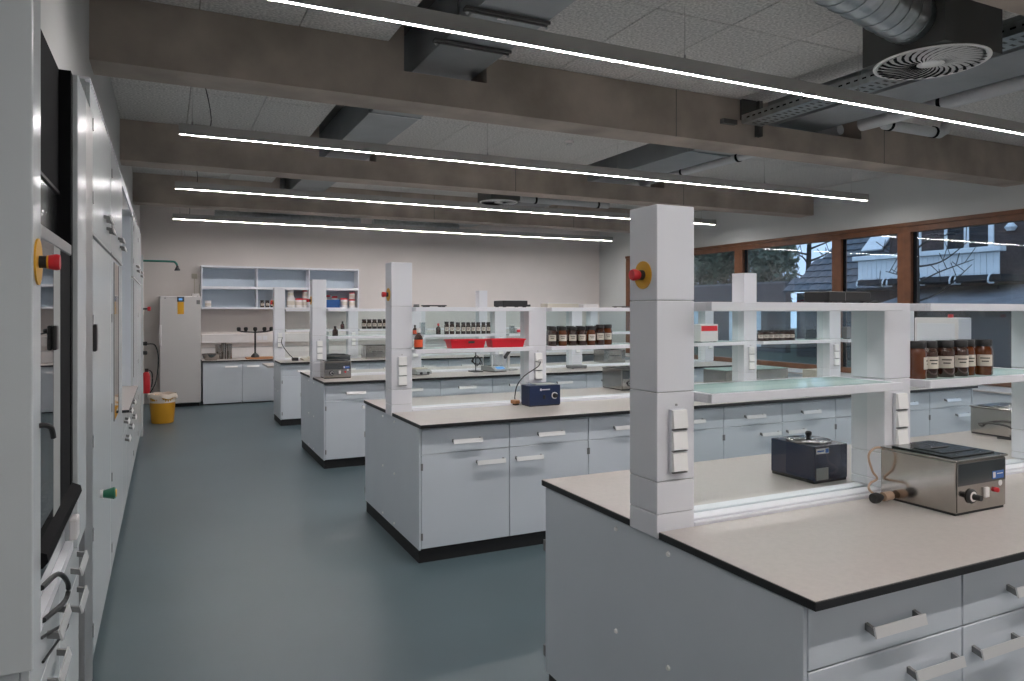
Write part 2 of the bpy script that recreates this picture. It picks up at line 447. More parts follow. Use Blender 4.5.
def pipe_run(label, pts, r, m='pipe', clamps=()):
    t = thing('ceiling_pipe', label, 'pipe')
    obj('pipe_body', lambda b: tube(b, pts, r, 14, smooth=False), m, t, smooth=True)
    for (x, y, z, ax) in clamps:
        obj('clamp', lambda b: lathe(b, [(r, -.015), (r + .008, -.015), (r + .008, .015), (r, .015)], 14, (x, y, z), ax), 'gasket', t)
    return t
pipe_run('fat grey insulated pipe beside the large swirl diffuser', [(6.05, 4.80, 3.43), (6.05, -1.0, 3.43)], .065, 'pipe', [(6.05, 4.0, 3.43, 'y'), (6.05, 2.7, 3.43, 'y')])
pipe_run('short white pipe with black clamps crossing in front of nearest beam', [(6.13, 4.62, 3.40), (6.95, 4.62, 3.40), (7.03, 4.62, 3.44), (7.06, 4.62, 3.53)], .05, 'pipe', [(6.2, 4.62, 3.40, 'x'), (6.85, 4.62, 3.40, 'x')])
pipe_run('grey pipe with clamps between the nearest and middle beams', [(6.0, 5.0, 3.42), (6.0, 8.3, 3.42)], .05, 'pipe', [(6.0, 6.4, 3.42, 'y'), (6.0, 7.4, 3.42, 'y')])
pipe_run('pale pipe running crosswise beyond the middle beam', [(4.75, 9.6, 3.30), (6.3, 9.6, 3.30)], .05, 'pipe', [(5.0, 9.6, 3.30, 'x'), (6.1, 9.6, 3.30, 'x')])
t = thing('smoke_detector', 'small round smoke detector on ceiling beyond nearest beam', 'detector', (4.05, 6.95, ZP - .032))
obj('base', lambda b: lathe(b, [(0, .032), (.05, .032), (.05, .018), (.04, .006), (0, 0)], 20), 'plasticwhite', t, smooth=True)
obj('sensor_ring', lambda b: lathe(b, [(.034, .002), (.036, -.002), (.03, -.002), (.03, .002)], 16), 'greydev', t)

# ------------------------------------------------------------------ benches
P0, DP = 1.29, 3.095                 # front edge of nearest worktop, pitch
X0, XE = 1.46, 7.16
WT = 0.90
PX = [1.455 + 1.105 * k for k in range(6)]

def handle_geo(b, w=.205):
    # bow handle: two feet and a grip bar, local origin at centre on the door face, outward -y
    for s in (-1, 1):
        prism(b, [(0, -.004), (-.030, -.012), (-.030, .006), (0, .014)], 'x', s * w / 2 - (.012 if s > 0 else 0), s * w / 2 + (.012 if s < 0 else 0))
def grip_geo(b, w=.205):
    prism(b, [(-.038, -.014), (-.033, -.017), (-.026, .012), (-.031, .014)], 'x', -w / 2 - .001, w / 2 + .001)
HM = {}
def handle(parent, x, y, z, rotz=0):
    if 'f' not in HM:
        o1 = obj('handle', grip_geo, 'handle', parent); HM['f'] = o1.data
    else: o1 = obj('handle', HM['f'], None, parent)
    o1.location = (x, y, z); o1.rotation_euler = (0, 0, rotz)
    # feet joined into the same handle mesh would change colour; they are part of the grip's own mesh
    return o1
def make_handle_mesh():
    bm = bmesh.new(); grip_geo(bm); n = len(bm.faces); handle_geo(bm)
    # dark end piece on the left third of the grip
    bm.faces.ensure_lookup_table()
    for i, f in enumerate(bm.faces): f.material_index = 0 if i < n else 1
    bmesh.ops.recalc_face_normals(bm, faces=bm.faces)
    me = bpy.data.meshes.new('handle'); bm.to_mesh(me); bm.free()
    me.materials.append(M['handle']); me.materials.append(M['handlefoot'])
    HM['f'] = me
make_handle_mesh()

CW = .629
def make_cabinet(side):
    """origin: front-left bottom corner at floor, front face towards -y"""
    t = thing('base_cabinet', '', 'cabinet', group='bench base cabinets')
    obj('body', lambda b: (box(b, .001, CW - .001, .020, .56, .09, .872),), 'cab', t)
    d = obj('drawer', lambda b: box(b, .003, CW - .003, 0, .019, .703, .866, .002, 1), 'cab', t)
    handle(d, CW / 2, 0, .775)
    d = obj('door', lambda b: box(b, .003, CW - .003, 0, .019, .095, .699, .002, 1), 'cab', t)
    handle(d, CW - .145 if side == 'r' else .145, 0, .622)
    hx = .001 if side == 'r' else CW - .012
    for hz in (.15, .60): obj('hinge', lambda b: box(b, hx, hx + .011, -.003, .012, hz, hz + .045), 'handlefoot', d)
    return t
cabR, cabL = make_cabinet('r'), make_cabinet('l')
used = {'r': False, 'l': False}

def worktop(label, y0, y1, notch, i, x0=X0, x1=XE + .02):
    """two-tone slab; the end nearest the aisle overhangs the panel"""
    t = thing('worktop', label, 'worktop', (0, 0, WT - .025), group='bench worktops')
    obj('slab', lambda b: box(b, x0, x1, y0, y1, 0, .0235, .0015, 1), 'black', t)
    obj('top_surface', lambda b: box(b, x0 + .003, x1 - .003, y0 + .003, y1 - .003, .0236, .025), 'top', t)
    return t

def socket_box(parent, x, y, z):
    """three-gang socket box; z is the top of the box, face towards -y"""
    s = obj('socket_box', lambda b: box(b, x, x + .064, y - .012, y, z - .212, z, .003, 1), 'white', parent)
    for k in range(3):
        obj('socket_lid', lambda b: prism(b, [(y - .012, z - .066 - .071 * k), (y - .027, z - .062 - .071 * k), (y - .020, z - .004 - .071 * k), (y - .012, z - .003 - .071 * k)], 'x', x + .004, x + .062), 'capwhite', s)
        obj('painted_lid_shadow', lambda b: box(b, x + .004, x + .062, y - .022, y - .012, z - .070 - .071 * k, z - .0665 - .071 * k), 'handlefoot', s)  # dark strip modelled in place of the shadow below each lid
    obj('screw', lambda b: cyl(b, (x + .032, y - .004, z + .012), .004, .004, 'y', 8), 'alu', s)

def column(bi, k, x, y, tall, label):
    t = thing('service_column', label, 'column', (x, y, 0), group='white service columns')
    zb = .876 if k == 0 else .902
    if not tall or k > 0: zb = .9225
    cuts = [zb, .955, 1.062, 1.357, 1.662, 1.98] if tall else [zb, .955, 1.062, 1.357, 1.659]
    for a, c in zip(cuts, cuts[1:]):
        obj('cover_segment', lambda b: box(b, 0, .155, 0, .155, a + .001, c - .001, .003, 2), 'white', t)
    obj('core', lambda b: box(b, .006, .149, .006, .149, zb, cuts[-1] - .004), 'greydev', t)
    if tall and k == 0:
        e = obj('emergency_stop', lambda b: lathe(b, [(0, 0), (.047, 0), (.047, -.004), (0, -.004)], 28, (0, .075, 1.748), 'x'), 'yellow', t)
        obj('button_neck', lambda b: lathe(b, [(0, -.004), (.017, -.004), (.017, -.020), (0, -.020)], 18, (0, .075, 1.748), 'x'), 'cap', e, smooth=True)
        obj('push_button', lambda b: lathe(b, [(0, -.020), (.016, -.020), (.018, -.026), (.020, -.042), (.017, -.048), (0, -.048)], 20, (0, .075, 1.748), 'x'), 'red', e, smooth=True)
    socket_box(t, .046, -.0005, 1.302)
    return t

TALL = {(0, 0), (1, 0), (1, 3), (2, 0), (3, 0), (3, 3)}
for bi in range(4):
    F = P0 + DP * bi
    half = bi == 3
    Bk = F + (1.455 if not half else .80)
    nm = BN[bi]
    cx = F + .637                      # column front
    # bench frame: end panel, plinth, back panel
    t = thing('bench_frame', '%s lab bench frame with grey end panel and black plinth' % nm.capitalize(), 'lab bench', (0, 0, 0), group='lab bench frames')
    ep = obj('end_panel', lambda b: box(b, X0 + .004, X0 + .0175, F + .042, Bk - .03, .088, .8735, .0015, 1), 'cab', t)
    ep2 = obj('end_panel', lambda b: box(b, XE - .012, XE + .004, F + .042, Bk - .03, .088, .8735, .0015, 1), 'cab', t)
    for sy, szs in ((F + .588, (.841, .473, .12)), (F + .62, ()), (F + .887 if not half else F + .30, (.841, .473, .12))):
        for sz in szs[:3]:
            obj('screw_cap', lambda b: lathe(b, [(0, -.006), (.007, -.006), (.009, 0), (0, 0)], 12, (X0 + .0038, sy, sz), 'x'), 'capwhite', ep)
    for hz in (.15, .60): obj('hinge', lambda b: box(b, X0 + .002, X0 + .016, Bk - .029, Bk - .014, hz, hz + .045), 'handlefoot', ep)
    obj('plinth', lambda b: box(b, X0 + .010, XE, F + .06, Bk - .05, 0, .0875), 'plinth', t)
    obj('service_spine', lambda b: box(b, X0 + .02, XE - .015, F + .625, F + .80, .09, .866), 'cab', t)
    if not half: obj('back_panel', lambda b: box(b, X0 + .02, XE - .014, Bk - .05, Bk - .03, .09, .866), 'cab', t)
    # cabinets
    n = {0: 3, 1: 9, 2: 9, 3: 6}[bi]
    for c in range(n):
        s = 'r' if c % 2 == 0 else 'l'
        proto = cabR if s == 'r' else cabL
        loc = (X0 + .019 + CW * c, F + .042, 0)
        if not used[s]: o = proto; used[s] = True; o.location = loc
        else: o = copy_tree(proto, loc)
        o['label'] = 'grey drawer-and-door base cabinet, %s from the aisle in the %s bench' % (ORD[c], nm)
    # worktops
    worktop('beige black-edged worktop, front half of the %s bench' % nm, F, cx - .002, None, bi)
    if not half: worktop('beige black-edged worktop, rear half of the %s bench behind glass' % nm, cx + .157, Bk, None, bi)
    # centre rail
    r = thing('service_rail', 'white raised rail along the middle of the %s bench' % nm, 'rail', (0, cx, .867), group='bench service rails')
    obj('rail_body', lambda b: (box(b, PX[0] + .157, XE - .02, 0, .155, 0, .045, .003, 1), box(b, PX[0] + .157, XE - .02, .014, .066, .045, .054, .002, 1), box(b, PX[0] + .157, XE - .02, .089, .141, .045, .054, .002, 1)), 'white', r)
    for k in range(6):
        tall = (bi, k) in TALL
        kind = 'tall' if tall else 'short'
        lab = '%s white service column with sockets, %s from the aisle on %s bench' % (kind, ORD[k], nm)
        if k == 0: lab = 'tall white column with red emergency stop at aisle end of %s bench' % nm
        column(bi, k, PX[k], cx, tall, lab)
    # shelves and glass between the columns
    for k in range(5 if bi else 3):
        xa, xb = PX[k] + .158, PX[k + 1] - .003
        ya, yb = (cx - .082, cx + .237) if not half else (cx - .082, cx + .15)
        for z, nme in ((1.627, 'upper'), (1.322, 'lower')):
            s = thing('glass_shelf', '%s white-framed glass shelf in %s bay of the %s bench' % (nme, ORD[k], nm), 'shelf', (0, 0, z), group='bench glass shelves')
            obj('front_rail', lambda b: box(b, xa, xb, ya, ya + .022, 0, .030, .002, 1), 'white', s)
            obj('back_rail', lambda b: box(b, xa, xb, yb - .022, yb, 0, .030, .002, 1), 'white', s)
            for xs in (xa, xb - .022): obj('side_rail', lambda b: box(b, xs, xs + .022, ya + .0225, yb - .0225, 0, .030, .002, 1), 'white', s)
            if nme == 'upper': obj('panel', lambda b: box(b, xa + .0225, xb - .0225, ya + .0225, yb - .0225, .012, .0295), 'white', s)
            else: obj('glass', lambda b: box(b, xa + .0225, xb - .0225, ya + .0225, yb - .0225, .022, .0295), 'shelfglass', s)
        g = thing('glass_screen', 'clear upright glass screen in %s bay of the %s bench' % (ORD[k], nm), 'glass panel', (0, cx + .0775, .914), group='bench glass screens')
        obj('lower_pane', lambda b: box(b, xa + .002, xb - .002, -.003, .003, 0, 1.3215 - .914), 'pane', g)
        obj('upper_pane', lambda b: box(b, xa + .002, xb - .002, -.003, .003, 1.3525 - .914, 1.6265 - .914), 'pane', g)
# lower desk behind the farthest bench
t = thing('low_desk', 'low grey desk with beige top behind the farthest bench', 'desk', (1.455, 11.95, 0))
obj('top', lambda b: box(b, 0, 2.0, 0, .75, .73, .76, .002, 1), 'top', t)
obj('side_panel', lambda b: box(b, .50, .52, .02, .70, 0, .73), 'cab', t)
obj('side_panel', lambda b: box(b, 1.95, 1.97, .02, .70, 0, .73), 'cab', t)
obj('modesty_panel', lambda b: box(b, .52, 1.95, .03, .05, .2, .73), 'cab', t)

SH = 1.3525                                     # top of lower shelf
def fy(bi): return P0 + DP * bi
def cyf(bi): return fy(bi) + .637

# ------------------------------------------------------------------ bottles and jars
def jar(label, loc, h=.155, r=.031, rz=0, m='amber', grp=None, name='amber_jar', lab=True, cap='cap'):
    t = thing(name, label, 'jar', loc, rz, grp)
    hb = h * .80
    key = ('jar', h, r, m, cap)
    if key not in CH:
        a = obj('body', lambda b: lathe(b, [(0, 0), (r * .92, 0), (r, .006), (r, hb * .84), (r * .93, hb * .93), (r * .80, hb), (r * .80, hb + .004), (0, hb + .004)], 20), m, t, smooth=True)
        c = obj('lid', lambda b: lathe(b, [(0, hb + .002), (r * .90, hb + .002), (r * .92, hb + .005), (r * .92, h - .002), (r * .88, h), (0, h)], 20), cap, t, smooth=True)
        def lb(b):
            n = 9; A = []
            for i in range(n):
                an = -PI / 2 - .85 + 1.7 * i / (n - 1); q = r + .0006
                A.append((b.verts.new((q * math.cos(an), q * math.sin(an), hb * .32)), b.verts.new((q * math.cos(an), q * math.sin(an), hb * .72))))
            for u, v in zip(A, A[1:]): b.faces.new((u[0], v[0], v[1], u[1]))
        l = obj('label', lb, 'paper', t)
        def lt(b):
            for zz, w in ((.58, .5), (.47, .36)):
                n = 5; A = []
                for i in range(n):
                    an = -PI / 2 - w + 2 * w * i / (n - 1); q = r + .0011
                    A.append((b.verts.new((q * math.cos(an), q * math.sin(an), hb * zz)), b.verts.new((q * math.cos(an), q * math.sin(an), hb * (zz + .04)))))
                for u, v in zip(A, A[1:]): b.faces.new((u[0], v[0], v[1], u[1]))
        w_ = obj('handwriting', lt, 'ink', l)
        CH[key] = (a.data, c.data, l.data, w_.data)
    else:
        d = CH[key]
        obj('body', d[0], None, t); obj('lid', d[1], None, t)
        l = obj('label', d[2], None, t); obj('handwriting', d[3], None, l)
    return t
y = cyf(0) - .02
for i, (x, dy, rz, m) in enumerate(((2.757, .022, .6, 'amberclear'), (2.835, .028, -.30, 'amber'), (2.930, .020, -.75, 'amber'), (3.030, .025, -.55, 'amber'), (3.112, .046, -.5, 'amberclear'), (3.190, .020, -.8, 'amberclear'))):
    jar('amber jar with black lid, %s from the left on the nearest bench shelf' % ORD[i], (x, y + dy, SH), .152, .037, rz, m, 'amber jars on the nearest bench')
y = cyf(1) - .02
for i in range(7):
    jar('amber jar with white label, %s from left on the second bench shelf' % ORD[i], (2.762 + .088 * i, y + (.02 if i == 6 else random.uniform(-.01, .01)), SH), .152 + (.014 if i in (5, 6) else 0), .038, -.4 + random.uniform(-.15, .15), 'amberclear' if i in (1, 4, 6) else 'amber', 'amber jars on the second bench')
for i in range(6):
    jar('amber jar in the back row on second bench shelf, %s from left' % ORD[i], (2.80 + .09 * i, y + .10, SH), .155, .036, .3, 'amber', 'amber jars on the second bench')
xs = [3.02, 3.09, 3.165, 3.235, 3.30, 3.365, 3.43, 3.50, 3.565]
for i, x in enumerate(xs):
    jar('dark jar with pale label, %s from left on third bench shelf' % ORD[i], (x, cyf(2) - .03, SH), .152 if i < 2 else .142, .0275, -.3, 'amber', 'dark jars on the third bench')
for i in range(6):
    jar('dark jar on farthest bench shelf beside near column, %s from left' % ORD[i], (2.80 + .083 * i, cyf(3) - .03, SH), .15, .037, -.2, 'amber', 'dark jars on the farthest bench')
for i in range(7):
    jar('dark jar on second bench shelf near windows, %s from left' % ORD[i], (4.96 + .066 * i, cyf(1) - .01, SH), .10, .030, -.6, 'amber', 'low dark jars on the second bench')

def bottle(label, loc, h=.13, r=.024, m='amber', capm='cap', labm='orange', cat='bottle', name='reagent_bottle', grp=None):
    t = thing(name, label, cat, loc, -.35, grp)
    obj('body', lambda b: lathe(b, [(0, 0), (r * .93, 0), (r, .004), (r, h * .52), (r * .8, h * .63), (r * .38, h * .73), (r * .36, h * .82), (0, h * .82)], 18), m, t, smooth=True)
    obj('cap', lambda b: lathe(b, [(0, h * .80), (r * .45, h * .80), (r * .45, h), (0, h)], 14), capm, t, smooth=True)
    if labm:
        def lb(b):
            n = 9; A = []
            for i in range(n):
                an = -PI / 2 - 1.2 + 2.4 * i / (n - 1); q = r + .0006
                A.append((b.verts.new((q * math.cos(an), q * math.sin(an), h * .10)), b.verts.new((q * math.cos(an), q * math.sin(an), h * .46))))
            for u, v in zip(A, A[1:]): b.faces.new((u[0], v[0], v[1], u[1]))
        obj('label', lb, labm, t)
    return t
bottle('amber dropper bottle with orange label beside the second bench column', (1.648, cyf(1) - .03, SH), .15, .032, labm='orange', capm='plasticwhite')
bottle('black-capped dark bottle tucked against the second bench column', (1.70, cyf(1) + .11, SH), .11, .028, labm=None)
bottle('small amber bottle with red label on third bench shelf', (2.63, cyf(2) - .02, SH), .115, .026, labm='orange')
bottle('amber bottle with red cap left of the third bench jar row', (2.93, cyf(2) + .01, SH), .13, .028, capm='red', labm=None)
bottle('amber bottle on third bench shelf, left of the pair near the aisle', (1.70, cyf(2) - .03, SH), .11, .032, labm=None)
bottle('amber bottle on farthest bench shelf seen through glass', (2.47, cyf(3) - .0, SH), .12, .032, labm=None)

def beaker(label, loc, r, h, grp=None):
    t = thing('beaker', label, 'beaker', loc, 0, grp)
    obj('vessel', lambda b: lathe(b, [(r * .96, 0), (r, .004), (r, h), (r * 1.05, h + .003), (r * .97, h), (r * .96, .006), (0, .005), (0, 0), (r * .96, 0)], 20), 'clear', t, smooth=True)
    obj('rim', lambda b: lathe(b, [(r * 1.0, h), (r * 1.04, h + .002), (r * .98, h + .003), (r * 1.0, h)], 20), 'pane', t)
    return t
beaker('empty glass beaker beside red-capped bottle on third bench shelf', (2.72, cyf(2) - .02, SH), .035, .14)
beaker('clear glass beaker right of the jar row on third bench', (3.90, cyf(2) + .0, SH), .035, .09)
beaker('tall clear glass vessel on third bench shelf near the tall column', (2.68, cyf(2) + .08, SH), .03, .16)
beaker('round clear glass flask on second bench shelf by windows', (5.62, cyf(1), SH), .055, .10)

def red_tray(label, x0, x1, y0):
    t = thing('plastic_tray', label, 'tray', (0, y0, SH), group='red trays on the second bench')
    w, d, h, e = x1 - x0, .125, .062, .012
    def g(b):
        o0 = [(x0 + e, e), (x1 - e, e), (x1 - e, d - e), (x0 + e, d - e)]; o1 = [(x0, 0), (x1, 0), (x1, d), (x0, d)]
        i1 = [(x0 + .004, .004), (x1 - .004, .004), (x1 - .004, d - .004), (x0 + .004, d - .004)]
        i0 = [(x0 + e + .004, e + .004), (x1 - e - .004, e + .004), (x1 - e - .004, d - e - .004), (x0 + e + .004, d - e - .004)]
        R = [[b.verts.new((p[0], p[1], z)) for p in q] for q, z in ((o0, 0), (o1, h), (i1, h), (i0, .004))]
        b.faces.new(R[0][::-1]); b.faces.new(R[3])
        for a, c in zip(R, R[1:]):
            for k in range(4): b.faces.new((a[k], a[(k + 1) % 4], c[(k + 1) % 4], c[k]))
    obj('basin', g, 'redtray', t)
    obj('rolled_rim', lambda b: (box(b, x0 - .006, x1 + .006, -.006, 0, h - .008, h + .002), box(b, x0 - .006, x1 + .006, d, d + .006, h - .008, h + .002),
                          box(b, x0 - .006, x0, 0, d, h - .008, h + .002), box(b, x1, x1 + .006, 0, d, h - .008, h + .002)), 'redtray', t)
    return t
tr = red_tray('left red plastic tray on the second bench shelf', 1.885, 2.165, cyf(1) - .065)
obj('sticker', lambda b: box(b, 2.02, 2.07, -.009, -.0065, .036, .052), 'ink', tr)
red_tray('right red plastic tray on the second bench shelf', 2.215, 2.495, cyf(1) - .065)

# ------------------------------------------------------------------ instruments
def water_bath(label, loc, w, d, h, rz=0, fold=True, cordside=True):
    """front face towards -y; origin front-left bottom"""
    t = thing('water_bath', label, 'water bath', loc, rz, 'stainless water baths')
    obj('body', lambda b: box(b, 0, w, .004, d, .008, h - .012, .004, 2), 'steel', t)
    obj('base', lambda b: box(b, .004, w - .004, .008, d - .004, 0, .008), 'rubber', t)
    fp = obj('front_panel', lambda b: box(b, .006, w - .006, 0, .004, .012, h - .016, .001, 1), 'steel', t)
    obj('dark_band', lambda b: box(b, .008, w - .008, -.0012, -.0002, h * .52, h - .020), 'steeldark', fp)
    obj('lid_rim', lambda b: box(b, -.004, w + .004, -.004, d + .004, h - .012, h - .004, .002, 1), 'steel', t)
    lid = obj('lid', lambda b: (box(b, .02, w - .02, .03, d - .03, h - .004, h + .002, .002, 1), box(b, .05, w - .05, .08, d - .10, h + .002, h + .006, .002, 1)), 'steeldark', t)
    obj('lid_handle', lambda b: box(b, w * .30, w * .62, d * .48, d * .52, h + .006, h + .011, .002, 1), 'steel', lid)
    k = obj('dial', lambda b: lathe(b, [(0, 0), (.026, 0), (.026, -.006), (.022, -.010), (0, -.010)], 24, (w * .27, -.0002, h * .32), 'y'), 'cap', fp, smooth=True)
    obj('dial_scale', lambda b: lathe(b, [(0, -.0102), (.018, -.0102), (.018, -.0112), (0, -.0112)], 20, (w * .27, -.0002, h * .32), 'y'), 'plasticwhite', k)
    obj('knob', lambda b: lathe(b, [(0, -.0112), (.011, -.0112), (.010, -.038), (0, -.038)], 16, (w * .27, -.0002, h * .32), 'y'), 'cap', k, smooth=True)
    obj('rocker_switch', lambda b: box(b, w * .52, w * .60, -.010, -.0002, h * .26, h * .44, .002, 1), 'plasticwhite', fp)
    obj('pilot_lamp', lambda b: lathe(b, [(0, 0), (.009, 0), (.009, -.010), (.005, -.013), (0, -.013)], 14, (w * .77, -.0002, h * .36), 'y'), 'red', fp, smooth=True)
    obj('inspection_sticker', lambda b: lathe(b, [(0, 0), (.011, 0), (.011, -.0008), (0, -.0008)], 18, (w * .87, -.0002, h * .47), 'y'), 'plasticwhite', fp)
    s = obj('blue_sticker', lambda b: box(b, w * .70, w * .93, -.0022, -.0013, h * .56, h * .70), 'labelblue', fp)
    obj('sticker_mark', lambda b: (box(b, w * .71, w * .76, -.0028, -.0023, h * .58, h * .68), box(b, w * .79, w * .91, -.0028, -.0023, h * .64, h * .655)), 'plasticwhite', s)
    return t
wb = water_bath('stainless water bath with black dial on the nearest bench', (2.515, 1.61, WT), .29, .30, .203, 0)
c = obj('power_cord', lambda b: tube(b, [(.03, .303, .19), (-.03, .30, .195), (-.075, .295, .17), (-.06, .29, .11), (-.02, .30, .075), (-.06, .30, .06), (-.105, .27, .05), (-.10, .255, .035)], .0045, 7), 'cord', wb)
def plug(b):
    lathe(b, [(0, 0), (.018, 0), (.020, .010), (.020, .022), (.012, .045), (.006, .055), (0, .055)], 14, (-.115, .245, .021), 'x')
obj('plug', plug, 'cap', c, smooth=True)
obj('plug_sleeve', lambda b: lathe(b, [(0, 0), (.017, 0), (.017, .045), (0, .045)], 14, (-.06, .245, .021), 'x'), 'cord', c, smooth=True)
wb2 = water_bath('stainless water bath behind glass at right of the nearest bench', (4.33, 2.36, WT), .30, .33, .17, 0)
obj('power_cord', lambda b: tube(b, [(-.002, .26, .05), (-.05, .25, .07), (-.07, .16, .085), (-.05, .07, .07), (-.035, .05, .012), (-.06, .14, .006)], .006, 7), 'rubber', wb2)
water_bath('stainless water bath half hidden on rear half of second bench', (3.76, 5.50, WT), .30, .33, .20, 0)
water_bath('stainless water bath with dial at aisle end of third bench', (1.535, 7.85, WT), .29, .235, .19, 0)
wb4 = water_bath('stainless water bath on the rear half of third bench', (1.66, 8.42, WT), .29, .30, .22, 0)

t = thing('sterilizer_tub', 'long stainless tub on the second bench rear half near windows', 'tub', (4.86, 5.36, WT), 0)
def tub(b):
    w, d, h = .82, .32, .15
    box(b, 0, w, 0, .006, 0, h, .002, 1); box(b, 0, w, d - .006, d, 0, h, .002, 1); box(b, 0, .006, .006, d - .006, 0, h); box(b, w - .006, w, .006, d - .006, 0, h); box(b, .006, w - .006, .006, d - .006, 0, .006)
obj('basin', tub, 'steel', t)
obj('glass_lid', lambda b: box(b, -.004, .824, -.004, .324, .1505, .158, .002, 1), 'shelfglass', t)

# dark blue dry heater on rear half of nearest bench
t = thing('heating_block', 'dark blue box heater with round lid behind glass, nearest bench', 'heater', (2.45, 2.172, WT), 0, 'blue lab heaters')
obj('casing', lambda b: box(b, 0, .20, 0, .24, .010, .157, .004, 2), 'navy', t)
obj('skirt', lambda b: box(b, .004, .196, .004, .236, .0, .010), 'rubber', t)
l = obj('round_lid', lambda b: lathe(b, [(0, .1575), (.085, .1575), (.088, .161), (.080, .166), (.02, .170), (0, .170)], 36, (.10, .12, 0)), 'steeldark', t, smooth=True)
obj('lid_ring', lambda b: lathe(b, [(.086, .1575), (.094, .1575), (.094, .164), (.088, .165), (.086, .1575)], 36, (.10, .12, 0)), 'steel', l, smooth=True)
obj('knob', lambda b: lathe(b, [(0, .170), (.009, .170), (.009, .178), (.014, .184), (.014, .194), (.008, .199), (0, .199)], 18, (.10, .12, 0)), 'cap', l, smooth=True)
s = obj('maker_plate', lambda b: box(b, .012, .085, -.0016, -.0003, .125, .147), 'plasticwhite', t)
obj('plate_mark', lambda b: (box(b, .064, .083, -.0022, -.0017, .127, .145), box(b, .016, .056, -.0022, -.0017, .133, .139)), 'labelblue', s)
obj('data_sticker', lambda b: box(b, .012, .082, -.0016, -.0003, .014, .065), 'greydev', t)

# blue box on second bench
t = thing('heating_block', 'royal-navy blue box device with dial on second bench front', 'heater', (2.488, 4.868, WT), 0, 'blue lab heaters')
obj('casing', lambda b: box(b, 0, .268, 0, .145, .008, .158, .004, 2), 'blue', t)
obj('skirt', lambda b: box(b, .005, .263, .005, .14, 0, .008), 'rubber', t)
obj('top_plate', lambda b: box(b, .07, .24, .02, .13, .1582, .166, .002, 1), 'greydev', t)
d = obj('dial', lambda b: lathe(b, [(0, 0), (.026, 0), (.026, -.006), (0, -.006)], 22, (.215, -.0002, .078), 'y'), 'plasticwhite', t, smooth=True)
obj('knob', lambda b: lathe(b, [(0, -.0062), (.019, -.0062), (.016, -.028), (0, -.028)], 18, (.215, -.0002, .078), 'y'), 'cap', d, smooth=True)
obj('maker_mark', lambda b: (box(b, .09, .104, -.0012, -.0003, .118, .134), box(b, .108, .175, -.0012, -.0003, .122, .130)), 'plasticwhite', t)
obj('switch', lambda b: box(b, .115, .135, -.005, -.0003, .055, .085, .001, 1), 'cap', t)
t = thing('plug_adapter', 'brown and black plug lying left of blue box device', 'plug', (2.44, 5.02, WT), .3)
obj('body', lambda b: (box(b, -.025, .025, -.03, .03, .012, .04, .004, 1),), 'wood', t)
obj('foot', lambda b: box(b, -.02, .02, -.025, .025, 0, .012, .003, 1), 'cap', t)
t = thing('mains_cable', 'black cable from the second bench socket to a plug', 'cable', (0, 0, 0))
obj('cable', lambda b: tube(b, [(2.63, cyf(1) - .06, 1.235), (2.60, cyf(1) - .08, 1.20), (2.50, cyf(1) - .05, 1.13), (2.43, cyf(1) - .06, 1.06), (2.42, cyf(1) - .04, .98), (2.44, 5.025, .945)], .004, 7), 'rubber', t)
obj('plug', lambda b: lathe(b, [(0, 0), (.017, 0), (.020, -.012), (.018, -.028), (0, -.028)], 14, (2.635, cyf(1) - .0355, 1.238), 'y'), 'plasticwhite', t, smooth=True)

# balance, hotplate, stand on third bench
t = thing('balance', 'small lab balance with draft shield on third bench', 'scale', (3.52, 7.80, WT), .25)
obj('base', lambda b: prism(b, [(0, .012), (0, .030), (.07, .062), (.27, .066), (.27, .012)], 'x', 0, .22), 'greydev', t)
obj('foot_strip', lambda b: box(b, .02, .20, .02, .25, 0, .012), 'rubber', t)
obj('display', lambda b: prism(b, [(.008, .0345), (.060, .0585), (.060, .060), (.008, .036)], 'x', .05, .17), 'screen', t)
obj('pan', lambda b: lathe(b, [(0, .0665), (.06, .0665), (.06, .073), (0, .073)], 24, (.11, .17, 0)), 'steel', t, smooth=True)
ds = obj('draft_shield', lambda b: (box(b, .025, .03, .08, .255, .067, .20), box(b, .19, .195, .08, .255, .067, .20), box(b, .03, .19, .25, .255, .067, .20)), 'clear', t)
obj('shield_post', lambda b: [box(b, px_, px_ + .008, py_, py_ + .008, .067, .205) for px_ in (.02, .19) for py_ in (.075, .25)], 'plasticwhite', ds)
t = thing('hotplate', 'flat grey stirring hotplate on the third bench front', 'hotplate', (2.56, 7.80, WT), .2)
obj('casing', lambda b: prism(b, [(0, .01), (0, .04), (.05, .065), (.22, .065), (.22, .01)], 'x', 0, .19), 'greydev', t)
obj('plate', lambda b: box(b, .015, .175, .055, .21, .0652, .075, .003, 1), 'beige', t)
obj('foot', lambda b: box(b, .02, .17, .02, .20, 0, .01), 'rubber', t)
for kx in (.05, .14): obj('knob', lambda b: lathe(b, [(0, 0), (.014, 0), (.012, -.018), (0, -.018)], 14, (kx, -.0005, .026), 'y'), 'cap', t, smooth=True)
t = thing('clamp_stand', 'black stand with coiled cables beside balance on third bench', 'stand', (3.36, 8.0, WT), .1)
obj('base', lambda b: box(b, -.06, .06, -.08, .08, 0, .012, .002, 1), 'cap', t)
obj('rod', lambda b: cyl(b, (0, 0, .012), .007, .26, seg=10), 'steeldark', t)
for k in range(4):
    obj('cable_loop', lambda b: tube(b, [(.0, -.02, .20), (.05 + .01 * k, -.03, .15 - .02 * k), (.0, -.035, .07 + .01 * k), (-.05 - .008 * k, -.03, .13), (-.01, -.02, .20)], .004, 6), 'rubber', t)
t = thing('microscope_arm', 'black tilting arm instrument right of the balance stand', 'instrument', (3.84, 8.03, WT), .2)
obj('base', lambda b: box(b, -.06, .06, -.07, .07, 0, .02, .003, 1), 'greydev', t)
